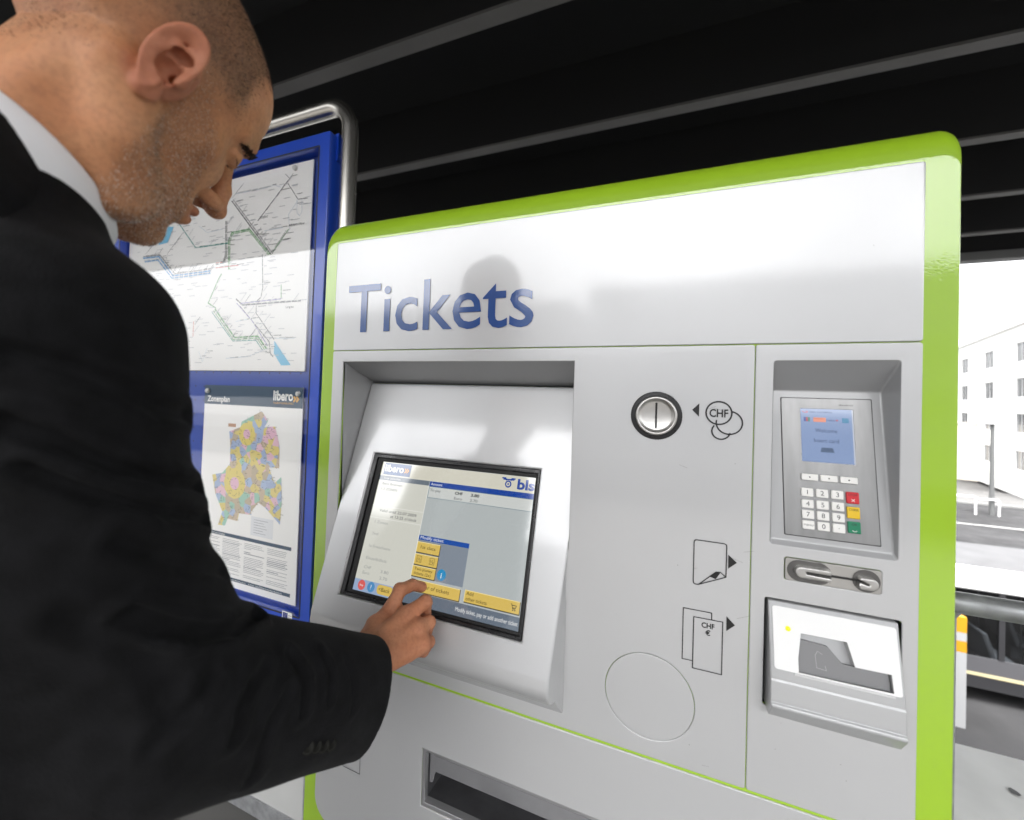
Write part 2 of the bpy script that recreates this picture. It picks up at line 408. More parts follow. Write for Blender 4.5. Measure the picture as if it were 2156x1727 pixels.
# operator logo: winged wheel and letters
LB = lcd('logo_blue', srgb(28, 66, 150))
text('operator_logo', 'bls', -.2055, 1.3475, LB, SC, h=.0170, w=.0315, y=y2, T=FP, bold=.035, ref='l')
mb = strokes([[(-.2225+.0048*math.cos(a), 1.3535+.0048*math.sin(a)) for a in np.linspace(0, 2*math.pi, 25)],
              [(-.2350, 1.3628), (-.2285, 1.3630), (-.2262, 1.3592)], [(-.2100, 1.3628), (-.2165, 1.3630), (-.2188, 1.3592)], [(-.2325, 1.3610), (-.2120, 1.3610)]], .0023, y2, FP)
mb.disc((-.2225, 1.3535), .0016, 16, FP, y2)
mb.build('operator_emblem', LB, SC)
pane('modify_bar', -.3780, -.2776, 1.2440, 1.2514, (24, 76, 160), y1)
pane('modify_field', -.3780, -.2776, 1.1862, 1.2440, (128, 138, 150), y1)
text('modify_title', 'Modify ticket', -.3745, 1.2458, lcd('white', (1, 1, 1, 1)), SC, h=.0046, w=.047, y=y2, T=FP)
LYE = srgb(214, 184, 92)
def button(x0, x1, z0, z1, y=y2):
    sheet('button_shadow', [(x0+.0006, z0-.0016), (x1+.0012, z0-.0016), (x1+.0012, z1-.0006), (x0+.0006, z1-.0006)], y+.0002, lcd('btn_shadow', srgb(84, 78, 56)), SC, FP)
    sheet('button', rrect(x0, x1, z0, z1, .001, 2), y, lcd('button', LYE), SC, FP)
    strokes([[(x0+.0006, z0+.0006), (x0+.0006, z1-.0006), (x1-.0006, z1-.0006)]], .0009, y-.0002, FP).build('button_edge', lcd('btn_edge', srgb(238, 222, 160)), SC)
button(-.3785, -.3320, 1.2245, 1.2410); button(-.3785, -.3320, 1.2055, 1.2220); button(-.3790, -.3325, 1.1875, 1.2035)
button(-.3760, -.2808, 1.1660, 1.1828); button(-.2722, -.1760, 1.1675, 1.1845)
LI = lcd('ink', srgb(40, 36, 20))
text('button_text', '1st class', -.3700, 1.2308, LI, SC, h=.0050, w=.030, y=y3-.0002, T=FP)
text('button_text', 'Two-jouney', -.3740, 1.1970, LI, SC, h=.0042, w=.036, y=y3-.0002, T=FP); text('button_text', 'tickets (2x)', -.3740, 1.1903, LI, SC, h=.0042, w=.034, y=y3-.0002, T=FP)
text('button_text', 'Number of tickets', -.3700, 1.1718, LI, SC, h=.0054, w=.070, y=y3-.0002, T=FP)
text('button_text', 'Add', -.2685, 1.1775, LI, SC, h=.0048, w=.0125, y=y3-.0002, T=FP); text('button_text', 'other tickets', -.2685, 1.1700, LI, SC, h=.0048, w=.0375, y=y3-.0002, T=FP)
for x_ in (-.3735, -.3475):
    text('button_text', '½', x_+.0012, 1.2108, LI, SC, h=.0054, w=.0072, y=y3-.0002, T=FP)
    strokes([[(x_, 1.2092), (x_+.0096, 1.2092), (x_+.0096, 1.2186), (x_, 1.2186), (x_, 1.2092)]], .0005, y3-.0002, FP).build('half_frame', LI, SC)
mb = MB(); q = strokes([[(-.1905, 1.1795), (-.1890, 1.1795), (-.1870, 1.1735), (-.1825, 1.1735)], [(-.1884, 1.1780), (-.1812, 1.1780), (-.1822, 1.1748), (-.1874, 1.1748)]], .0009, y3-.0002, FP); mb.add(q.v, q.f)
for x_ in (-.1863, -.1829): mb.disc((x_, 1.1716), .0010, 10, FP, y3-.0002)
mb.build('cart_icon', LI, SC)
mb = MB(); mb.disc((-.3200, 1.1972), .0085, 28, FP, y3); mb.build('info_button', lcd('info', srgb(42, 140, 190)), SC)
text('info_letter', 'i', -.3200, 1.1925, lcd('white', (1, 1, 1, 1)), SC, h=.0085, y=y3-.0003, T=FP, bold=.02, align='c')
pane('status_bar', -.3900, -.1740, 1.1456, 1.1638, (98, 110, 124), y1)
pane('navigation_bar', -.4935, -.3900, 1.1456, 1.1638, (150, 170, 200), y1)
text('status_text', 'Modify ticket, pay or add another ticket', -.2840, 1.1520, lcd('white', (1, 1, 1, 1)), SC, h=.0058, w=.1080, y=y2, T=FP)
mb = MB(); mb.disc((-.4760, 1.1555), .0080, 24, FP, y2); mb.build('stop_button', lcd('stop', srgb(216, 96, 92)), SC)
mb = MB(); mb.disc((-.4550, 1.1555), .0080, 24, FP, y2); mb.build('help_button', lcd('help', srgb(80, 140, 190)), SC)
text('stop_text', 'Stop', -.4760, 1.1540, lcd('white', (1, 1, 1, 1)), SC, h=.0030, y=y3, T=FP, align='c')
text('help_text', '?', -.4550, 1.1520, lcd('white', (1, 1, 1, 1)), SC, h=.0070, y=y3, T=FP, align='c')
sheet('back_button', rrect(-.4420, -.4080, 1.1480, 1.1625, .006, 5), y2, lcd('button', LYE), SC, FP)
text('back_text', '<Back', -.4380, 1.1528, lcd('ink', srgb(40, 36, 20)), SC, h=.0058, w=.024, y=y3, T=FP)

# coin slot
CS = put(bpy.data.objects.new('coin_slot', None), TM); CS.empty_display_size = .02
def lathe(prof, cx, cz, n=48):
    v = [(cx+r*math.cos(2*math.pi*k/n), y, cz+r*math.sin(2*math.pi*k/n)) for r, y in prof for k in range(n)]
    f = [(a*n+k, a*n+(k+1) % n, (a+1)*n+(k+1) % n, (a+1)*n+k) for a in range(len(prof)-1) for k in range(n)]
    if prof[-1][0] < 1e-3: pass
    else: f.append(tuple((len(prof)-1)*n+k for k in range(n)))
    return v, f
v, f = lathe([(.0350, .001), (.0350, -.0012), (.0340, -.0022), (.0290, -.0026), (.0283, -.001), (.028, .004)], .0155, 1.4842)
mesh('surround', v, f, M_BLK, CS, True, 40)
v, f = lathe([(.0282, .002), (.0282, -.0065), (.0272, -.0080), (.0252, -.0082), (.0242, -.0074), (.0238, -.0060), (.0190, -.0046), (.0120, -.0034), (.0050, -.0028), (.0004, -.0028)], .0155, 1.4842)
mesh('coin_funnel', v, f, M_STEEL2, CS, True, 60)
dish = lambda r: np.interp(r, [0, .005, .012, .019, .0238], [-.0028, -.0028, -.0034, -.0046, -.0060])
zs = np.linspace(-.0188, .0188, 15)
mesh('slit', [(.0155+sx*.0014, dish(abs(z_))-.0004, 1.4842+z_) for z_ in zs for sx in (-1, 1)], [(2*i, 2*i+1, 2*i+3, 2*i+2) for i in range(14)], M_INK, CS)
# printed symbols
mbs = strokes([circ(.0963, 1.4915, .0158, 40)+[circ(.0963, 1.4915, .0158, 40)[0]]], .0021, -.0008)
a2 = [(.1092+.0158*math.cos(a), 1.4785+.0158*math.sin(a)) for a in np.linspace(math.radians(78), math.radians(-192), 36)]
a3 = [(.0995+.0112*math.cos(a), 1.4665+.0112*math.sin(a)) for a in np.linspace(math.radians(138), math.radians(365-15), 24)]
q = strokes([a2, a3], .0019, -.0008); mbs.add(q.v, q.f)
text_into(mbs, 'CHF', .0963, 1.4860, h=.0112, w=.0232, y=-.0008, bold=.025, align='c')
mbs.add([(.0628, -.0008, 1.4946), (.0718, -.0008, 1.4850), (.0718, -.0008, 1.5042)], [(0, 1, 2)])
mbs.build('coin_symbol', M_INK, TM)
outl = [(.0765, 1.2512), (.0726, 1.2510), (.0704, 1.2522), (.0698, 1.2550), (.0698, 1.3095), (.0708, 1.3120), (.0730, 1.3126), (.1070, 1.3126), (.1094, 1.3115), (.1100, 1.3090), (.1098, 1.2676), (.0765, 1.2512)]
mbs = strokes([outl, [(.0765, 1.2512), (.0975, 1.2722), (.1030, 1.2730), (.1098, 1.2676)]], .0013, -.0008)
mbs.add([(.0905, -.0008, 1.2645), (.0975, -.0008, 1.2722), (.1030, -.0008, 1.2720), (.0975, -.0008, 1.2625)], [(0, 1, 2, 3)])
mbs.add([(.1120, -.0008, 1.2988), (.1225, -.0008, 1.2894), (.1122, -.0008, 1.2796)], [(0, 1, 2)])
mbs.build('card_symbol', M_INK, TM)
mbs = strokes([[(.0715, 1.1445), (.0583, 1.1441), (.0583, 1.2150), (.0938, 1.2154), (.0938, 1.2062)], [(.0717, 1.1347), (.1074, 1.1351), (.1074, 1.2062), (.0717, 1.2055), (.0717, 1.1347)]], .0012, -.0008)
text_into(mbs, 'CHF', .0896, 1.1935, h=.0072, w=.0160, y=-.0008, bold=.02, align='c'); text_into(mbs, '€', .0896, 1.1838, h=.0070, y=-.0008, bold=.02, align='c')
mbs.add([(.1116, -.0008, 1.2152), (.1220, -.0008, 1.2052), (.1118, -.0008, 1.1952)], [(0, 1, 2)])
mbs.build('banknote_symbol', M_INK, TM)
strokes([[(-.5285, .8150), (-.5280, .7825), (-.4880, .7815), (-.4890, .8480), (-.5285, .8490), (-.5285, .8150)], [(-.5285, .8160), (-.4890, .8155)]], .0011, -.0008).build('ticket_symbol', M_INK, TM)

# card terminal in its recess
CT = put(bpy.data.objects.new('card_terminal', None), TM); CT.empty_display_size = .02
GZ = lambda z: .0363+.152*(z-1.5266)
gn = np.array([0, -1, .152])/math.hypot(1, .152)
def GP(x, y, z): return (x, GZ(z)-y*gn[1], z-y*gn[2])
rec = MB()
zb_, yb_ = 1.5266, .0363
A = [(.1600, .0005, 1.564), (.2908, .0005, 1.564), (.2880, yb_, zb_), (.1628, yb_, zb_), (.1622, GZ(1.327), 1.327), (.2885, GZ(1.327), 1.327), (.2908, .0005, 1.3215), (.1600, .0005, 1.3215)]
rec.add(A, [(0, 1, 2, 3), (3, 2, 5, 4), (1, 6, 5, 2), (0, 3, 4, 7), (7, 4, 5, 6)])
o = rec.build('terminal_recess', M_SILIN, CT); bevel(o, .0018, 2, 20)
plate('terminal_plate', rrect(.1782, .2772, 1.3348, 1.5159, .0012, 2), -.0012, .002, M_STEEL, CT, [[(.2000, 1.4310), (.2575, 1.4310), (.2575, 1.5018), (.2000, 1.5018)]], ch=.0005, T=GP)
sheet('terminal_gap', rrect(.1774, .2780, 1.3340, 1.5167, .0012, 2), -.0003, M_INK, CT, GP)
sheet('terminal_screen', [(.2000, 1.4310), (.2575, 1.4310), (.2575, 1.5018), (.2000, 1.5018)], -.0006, lcd('term', srgb(128, 150, 190), 1.), CT, GP)
strokes([[(.2575, 1.4310), (.2575, 1.5018)]], .0030, -.0008, GP).build('screen_edge', lcd('term_edge', srgb(188, 196, 210)), CT)
def gtext(name, s, x, z, col, **k): return text(name, s, x, z, lcd(col[0], col[1]), CT, y=-.0009, T=GP, **k)
DK = ('term_text', srgb(50, 66, 104))
gtext('screen_text', 'Welcome', .2160, 1.4705, DK, h=.0050, w=.0238); gtext('screen_text', 'Insert card', .2142, 1.4572, DK, h=.0050, w=.0268)
gtext('screen_text', 'Siebert Card Solutions', .2100, 1.4965, DK, h=.0024, w=.0250)
q = strokes([[(.2020, 1.4985), (.2050, 1.4962), (.2085, 1.4968)], [(.2060, 1.4990), (.2075, 1.4975), (.2085, 1.4985)]], .0008, -.0009, GP); q.build('screen_swoosh', lcd('term_red', srgb(190, 70, 90)), CT)
def chip(name, x0, x1, z0, z1, col): sheet(name, [(x0, z0), (x1, z0), (x1, z1), (x0, z1)], -.0009, lcd(name+str(x0), srgb(*col)), CT, GP)
for k_, c_ in enumerate(((50, 80, 150), (170, 60, 80), (60, 130, 110))): chip('payment_logo', .2036+k_*.0024, .2058+k_*.0024, 1.4845, 1.4902, c_)
chip('payment_logo', .2142, .2280, 1.4842, 1.4902, (226, 140, 110)); chip('payment_logo', .2456, .2526, 1.4842, 1.4905, (52, 130, 170))
gtext('payment_name', 'reka:', .2288, 1.4858, ('term_navy', srgb(40, 50, 110)), h=.0030, w=.0095, slant=.15)
gtext('payment_name', 'PostFinance', .2146, 1.4880, ('term_brown', srgb(120, 50, 40)), h=.0014, w=.0110)
chip('payment_logo', .2388, .2412, 1.4862, 1.4880, (180, 60, 90))
mb = MB().add([GP(.2222, -.0009, 1.4505), GP(.2340, -.0009, 1.4505), GP(.2358, -.0009, 1.4445), GP(.2208, -.0009, 1.4445)], [(0, 1, 2, 3)]); mb.build('card_icon', lcd('term_icon', srgb(70, 92, 124)), CT)
text('terminal_name', 'davinci', .2426, 1.5068, M_INK, CT, h=.0021, w=.0150, y=-.0014, T=GP)
def key(x0, x1, z0, z1, m):
    plate('key', rrect(x0, x1, z0, z1, .0010, 2), -.0032, .0022, m, CT, ch=.0007, T=GP)
    strokes([rrect(x0, x1, z0, z1, .0010, 2)+[rrect(x0, x1, z0, z1, .0010, 2)[0]]], .0008, -.00135, GP).build('key_rim', M_GREY, CT)
for k_ in range(3):
    x0 = .1978+k_*.0208; key(x0, x0+.0182, 1.4066, 1.4150, M_KEY)
    mb = MB(); mb.disc((x0+.0091, 1.4108), .0009, 12, GP, -.0034); mb.build('key_legend', M_INK, CT)
KX = (.1972, .2132, .2292); KZ = (1.3858, 1.3712, 1.3577, 1.3446)
LEG = (('1', '2', '3'), ('4', '5', '6'), ('7', '8', '9'), ('MENU', '0', '.'))
for rr_ in range(4):
    for cc in range(3):
        key(KX[cc], KX[cc]+.0130, KZ[rr_], KZ[rr_]+.0108, M_KEY); s_ = LEG[rr_][cc]
        if s_ == '.': mb = MB(); mb.disc((KX[cc]+.0065, KZ[rr_]+.0054), .0005, 10, GP, -.0034); mb.build('key_legend', M_INK, CT)
        elif s_ == 'MENU': text('key_legend', s_, KX[cc]+.0065, KZ[rr_]+.0042, M_INK, CT, h=.0022, w=.0100, y=-.0034, T=GP, align='c')
        else: text('key_legend', s_, KX[cc]+.0065, KZ[rr_]+.0028, M_INK, CT, h=.0056, y=-.0034, T=GP, align='c')
for nm, z0, col, s_ in (('red', 1.3822, (200, 18, 34), 'STOP'), ('yellow', 1.3640, (226, 186, 20), 'CORR'), ('green', 1.3462, (0, 120, 84), 'OK')):
    key(.2449, .2580, z0, z0+.0142, mat('key_'+nm, srgb(*col), rough=.4, coat=.3))
    text('key_legend', s_, .25145, z0+.0094, M_INK, CT, h=.0026, w=.0056 if s_ == 'OK' else .0098, y=-.0034, T=GP, align='c')
mb = strokes([[(.2498, 1.3846), (.2531, 1.3878)], [(.2498, 1.3878), (.2531, 1.3846)]], .0006, -.0034, GP); mb.build('key_mark', M_KEY, CT)
mb = strokes([[(.2514+.0024*math.cos(a), 1.3506+.0022*math.sin(a)) for a in np.linspace(math.radians(200), math.radians(340), 10)]], .0006, -.0034, GP); mb.build('key_mark', M_KEY, CT)

# card slot: steel plate with two raised guide loops
CL = put(bpy.data.objects.new('card_slot', None), TM); CL.empty_display_size = .02
plate('slot_plate', rrect(.1770, .2755, 1.2780, 1.3065, .003, 3), -.0012, .003, M_STEEL2, CL, ch=.0006)
def capsule(x0, x1, zc, r, n=14, side='l'):
    L_ = [(x0+r+r*math.cos(a), zc+r*math.sin(a)) for a in np.linspace(math.pi/2, 3*math.pi/2, n)]
    R_ = [(x1-r+r*math.cos(a), zc+r*math.sin(a)) for a in np.linspace(-math.pi/2, math.pi/2, n)]
    return L_+R_
M_LOOP = mat('slot_guide', (.58, .57, .55), rough=.36, metal=.9)
M_DISH_SHADE = mat('slot_dish_shade', (.16, .157, .152), rough=.42, metal=.9)  # dark colour stands in for the shade on a sloping dish wall
for x0, x1, ins in ((.1788, .2262, 'l'), (.2465, .2742, 'r')):
    sheet('guide_dish_shade', capsule(x0, x1, 1.2922, .0136), -.0016, M_DISH_SHADE, CL)  # flat sheet, the dish's shade is only in its colour
def guide(loop, hole):
    plate('slot_guide', loop, -.0085, .0075, M_LOOP, CL, ch=.0016)
guide([(.1862+.0072+.0072*math.cos(a), 1.2926+.0072*math.sin(a)) for a in np.linspace(math.pi/2, math.pi*1.5, 14)]+[(.2228, 1.2854), (.2238, 1.2868), (.2238, 1.2905), (.1985, 1.2914), (.1972, 1.2926), (.1985, 1.2940), (.2238, 1.2936), (.2238, 1.2986), (.2228, 1.2998)], None)
guide([(.2630+.0072*math.cos(a), 1.2905+.0072*math.sin(a)) for a in np.linspace(-math.pi/2, math.pi/2, 14)]+[(.2530, 1.2977), (.2514, 1.2962), (.2514, 1.2945), (.2600, 1.2912), (.2612, 1.2900), (.2600, 1.2890), (.2514, 1.2912), (.2514, 1.2846), (.2530, 1.2833)], None)
mb = MB().box(.1990, .2620, -.0024, .004, 1.2905, 1.2931); mb.build('slot', M_INK, CL)

# banknote unit
BU = put(bpy.data.objects.new('banknote_unit', None), TM); BU.empty_display_size = .02
x0, x1 = .1592, .2915
mb = MB().add([(.1550, .030, 1.108), (.2962, .030, 1.108), (.2962, .030, 1.252), (.1550, .030, 1.252)], [(0, 1, 2, 3)])
mb.add([(.1556, .0015, 1.1095), (.2956, .0015, 1.1095), (.2956, .0015, 1.2505), (.1556, .0015, 1.2505), (.1556, .030, 1.1095), (.2956, .030, 1.1095), (.2956, .030, 1.2505), (.1556, .030, 1.2505)],
       [(0, 1, 5, 4), (1, 2, 6, 5), (2, 3, 7, 6), (3, 0, 4, 7)])
mb.build('unit_opening', M_DARK, BU)
HY = lambda z: -.0015-.0165*(1.2440-z)/.0780      # sloping front
hn = np.array([0, -1, .2115])/math.hypot(1, .2115)
def HP(x, y, z): return (x, HY(z)-y*hn[1], z-y*hn[2])
prof = [(.012, 1.2478), (-.0005, 1.2478), (HY(1.2440), 1.2435), (HY(1.170), 1.170), (-.0182, 1.1590), (-.0178, 1.1574), (-.0196, 1.1560), (-.0212, 1.1320), (-.0200, 1.1300), (-.0232, 1.1288), (-.0238, 1.1262), (-.0232, 1.1240), (-.0105, 1.1062), (.012, 1.1110)]
V = [(x0, y, z) for y, z in prof]+[(x1, y, z) for y, z in prof]; n = len(prof)
Fq = [tuple(range(n)), tuple(range(2*n-1, n-1, -1))]+[(i, (i+1) % n, n+(i+1) % n, n+i) for i in range(n)]
o = mesh('unit_body', V, Fq, mat('unit_silver', (.50, .505, .51), rough=.36, metal=.3, coat=.6, coat_rough=.05), BU)
cut = MB(); NP = [(.1842, 1.1690), (.2815, 1.1712), (.2805, 1.1915), (.2462, 1.1910), (.2400, 1.2165), (.1932, 1.2160), (.1890, 1.1868), (.1842, 1.1862)]
cut.add([HP(x, -.01, z) for x, z in NP]+[HP(x, .010, z) for x, z in NP], [tuple(range(8)), tuple(range(15, 7, -1))]+[(i, (i+1) % 8, 8+(i+1) % 8, 8+i) for i in range(8)])
cut = cut.build('cutter', M_SIL)
bo = o.modifiers.new('cut', 'BOOLEAN'); bo.operation = 'DIFFERENCE'; bo.object = cut; bo.solver = 'EXACT'
dg = bpy.context.evaluated_depsgraph_get(); dg.update()
me2 = bpy.data.meshes.new_from_object(o.evaluated_get(dg)); o.modifiers.clear(); o.data = me2; bpy.data.objects.remove(cut)
bevel(o, .0012, 2, 25)
plate('white_face', rrect(.1632, .2890, 1.1702, 1.2425, .003, 3), -.0008, .0007, M_WHITE, BU, [[(x*1.0, z) for x, z in NP[2:7]]+[(.1890, 1.1715), (.2810, 1.1725)]], ch=.0003, T=HP)
plate('note_funnel', [(.1850, 1.1700), (.2805, 1.1722), (.2798, 1.1905), (.2360, 1.1900), (.2215, 1.2060), (.1905, 1.2080), (.1890, 1.1868), (.1850, 1.1860)], .0045, .004, M_GREY, BU, ch=.0006, T=HP)
strokes([[(.2080, 1.1930), (.2110, 1.1985), (.2160, 1.1960)], [(.2085, 1.1935), (.2092, 1.1800), (.2190, 1.1790), (.2180, 1.1840)]], .0006, .0042, HP).build('arrow_mark', mat('arrow_grey', (.4, .4, .4), rough=.5), BU)
mb = MB().box(.1842, .2822, -.0010, .0062, 1.1672, 1.1700, HP); o = mb.build('note_ledge', mat('ledge', (.62, .62, .62), rough=.35, coat=.5), BU); bevel(o, .0007)
v, f = lathe([(.0028, 0), (.0028, -.0014), (.0020, -.0022), (.0004, -.0026)], 0, 0, 20)
v = [HP(.1795+p[0], -.0006+p[1], 1.2185+p[2]) for p in v]
mesh('indicator_lamp', v, f, mat('lamp_yellow', (.5, .5, .0), rough=.3, emit=srgb(214, 214, 0), estr=ES*.9), BU, True)

# return tray: opening with frame, dark bin and hanging flap
RT = put(bpy.data.objects.new('return_tray', None), TM); RT.empty_display_size = .02
plate('tray_frame', [(-.3546, .7753), (.0199, .7753), (.0199, .8754), (-.3546, .8754)], .0016, .012, mat('tray_grey', (.36, .36, .365), rough=.36, metal=.5), RT,
      [[(-.3482, .7825), (.0135, .7825), (.0135, .8700), (-.3482, .8700)]], ch=.001)
mb = MB(); X0, X1 = -.3482, .0135
mb.add([(X0, .012, .7825), (X1, .012, .7825), (X1, .012, .8700), (X0, .012, .8700), (X0, .09, .7700), (X1, .09, .7700), (X1, .09, .8700), (X0, .09, .8700)],
       [(0, 1, 5, 4), (1, 2, 6, 5), (2, 3, 7, 6), (3, 0, 4, 7), (4, 5, 6, 7)])
mb.build('tray_bin', mat('bin_grey', (.10, .10, .105), rough=.38, metal=.3, var=.2, vscale=30.), RT)
M_FLAP = mat('tray_flap', (.30, .30, .31), rough=.25, metal=.4, var=.12, vscale=14.)
plate('flap', [(-.3470, .8050), (-.3400, .8070), (-.3350, .8270), (.0050, .8270), (.0120, .8050), (.0125, .8690), (-.3470, .8690)][::1], .016, .002, M_FLAP, RT, ch=.0004)

# tiny specks and scuffs on the panels
rs = random.Random(21); mb = MB()
for k in range(16):
    x_, z_ = rs.choice(((rs.uniform(-.58, .30), rs.uniform(1.60, 1.80)), (rs.uniform(-.09, .13), rs.uniform(1.0, 1.57)), (rs.uniform(-.58, .30), rs.uniform(.67, .98)), (rs.uniform(.145, .30), rs.uniform(1.0, 1.10))))
    r_ = rs.uniform(.0003, .0008); mb.add([(x_+r_*rs.uniform(.5, 1.3)*math.cos(a), -.0007, z_+r_*rs.uniform(.5, 1.3)*math.sin(a)) for a in np.linspace(0, 2*math.pi, 7)[:-1]], [tuple(range(6))])
for k in range(8):
    x_, z_ = rs.uniform(-.08, .13), rs.uniform(1.0, 1.55); L_ = rs.uniform(.004, .016); a = rs.uniform(-.5, .5)
    q = strokes([[(x_, z_), (x_+L_*math.cos(a), z_+L_*math.sin(a))]], .0003, -.0007); mb.add(q.v, q.f)
tag(mb.build('specks', mat('speck_grey', (.22, .22, .21), rough=.7), TM), kind='stuff')
# ------------------------------------------------------------------ information board left of the machine
M_BLUE = mat('blue_case', (.010, .062, .48), rough=.3, spec=.5, coat=.5, coat_rough=.05, var=.06, vscale=6.)
M_BLUEIN = mat('blue_backing', (.018, .060, .34), rough=.5, var=.08, vscale=8.)
M_TUBE = mat('stainless_tube', (.52, .50, .46), rough=.27, metal=1.)
M_PAPER = mat('poster_paper', (.90, .89, .865), rough=.55)
def thin_glass(name, rough=.0, tint=(1, 1, 1, 1)):
    m = bpy.data.materials.new(name); m.use_nodes = True; nt = m.node_tree; nt.nodes.clear()
    o = nt.nodes.new('ShaderNodeOutputMaterial'); mx = nt.nodes.new('ShaderNodeMixShader'); fr = nt.nodes.new('ShaderNodeFresnel'); fr.inputs[0].default_value = 1.55
    t = nt.nodes.new('ShaderNodeBsdfTransparent'); t.inputs[0].default_value = tint; g = nt.nodes.new('ShaderNodeBsdfGlossy'); g.inputs['Roughness'].default_value = rough
    ge = nt.nodes.new('ShaderNodeNewGeometry'); mr = nt.nodes.new('ShaderNodeMapRange'); mr.inputs['To Min'].default_value = 1.8; mr.inputs['To Max'].default_value = 1/1.8     # a sheet looks the same from both sides
    nt.links.new(ge.outputs['Backfacing'], mr.inputs[0]); nt.links.new(mr.outputs[0], fr.inputs[0])
    nt.links.new(fr.outputs[0], mx.inputs[0]); nt.links.new(t.outputs[0], mx.inputs[1]); nt.links.new(g.outputs[0], mx.inputs[2]); nt.links.new(mx.outputs[0], o.inputs[0])
    return m
M_GLASS = thin_glass('glass_sheet')
IB = thing('information_board', 'blue framed glazed information board on bent stainless steel tube', 'notice board', (-1.24, .17, 0))
BX0, BX1, BZ0, BZ1 = -1.690, -.763, .9026, 2.164
plate('case', rrect(BX0, BX1, BZ0, BZ1, .003, 2), .128, .066, M_BLUE, IB, [rrect(BX0+.034, BX1-.034, BZ0+.034, BZ1-.034, .002, 2)], ch=.002)
box('backing', BX0+.004, BX1-.004, .158, .190, BZ0+.004, BZ1-.004, M_BLUEIN, IB)
strokes([rrect(BX0+.033, BX1-.033, BZ0+.033, BZ1-.033, .002, 2)+[rrect(BX0+.033, BX1-.033, BZ0+.033, BZ1-.033, .002, 2)[0]]], .004, .1275).build('seal', M_INK, IB)
mesh('glass', [(BX0+.03, .136, BZ0+.03), (BX1-.03, .136, BZ0+.03), (BX1-.03, .136, BZ1-.03), (BX0+.03, .136, BZ1-.03)], [(0, 1, 2, 3)], M_GLASS, IB, keep=True)
mb = MB()
for i in range(21):
    for j in range(16):
        mb.disc((BX0+.06+i*.0385, .925+j*.0417), .0026, 8, None, .1576)
tag(mb.build('perforations', M_INK, IB), kind='stuff')
tz, ty = 2.252, .162; tp = [(-.731, ty, 0)]
for k in range(9):
    a = math.radians(k*90/8); tp.append((-.731-.07+.07*math.cos(a), ty, tz-.07+.07*math.sin(a)))
tl = [(-1.722-(p[0]+.731), p[1], p[2]) for p in tp[::-1]]
MB().tube(tp+tl, .0205, 20).build('tube_frame', M_TUBE, IB, True, 60)
for z_ in (2.115, 1.05):
    for xa, xb in ((-.764, -.735), (-1.72, -1.689)):
        MB().tube([(xa, .162, z_), (xb, .162, z_)], .006, 10).build('bolt', M_TUBE, IB, True, 60)
MB().box(-.768, -.757, .150, .186, 2.10, 2.17).build('bracket', M_BLUE, IB)
mb = MB().box(-.853, -.8195, .1268, .1274, .9150, .9425); mb.build('maker_label', M_PAPER, IB)
mb = MB()
for k in range(3): mb.box(-.8495+k*.0055, -.8455+k*.0055, .1262, .1266, .9205, .9385)
mb.box(-.8500, -.8340, .1262, .1266, .9388, .9402)
mb.build('maker_logo', mat('logo_navy', srgb(30, 50, 130), rough=.5), IB)
mb = MB()
for k in range(3): mb.box(-.8315, -.8225+.001*k, .1262, .1266, .9235+k*.0055, .9247+k*.0055)
mb.build('maker_text', mat('label_grey', (.3, .3, .33), rough=.6), IB)

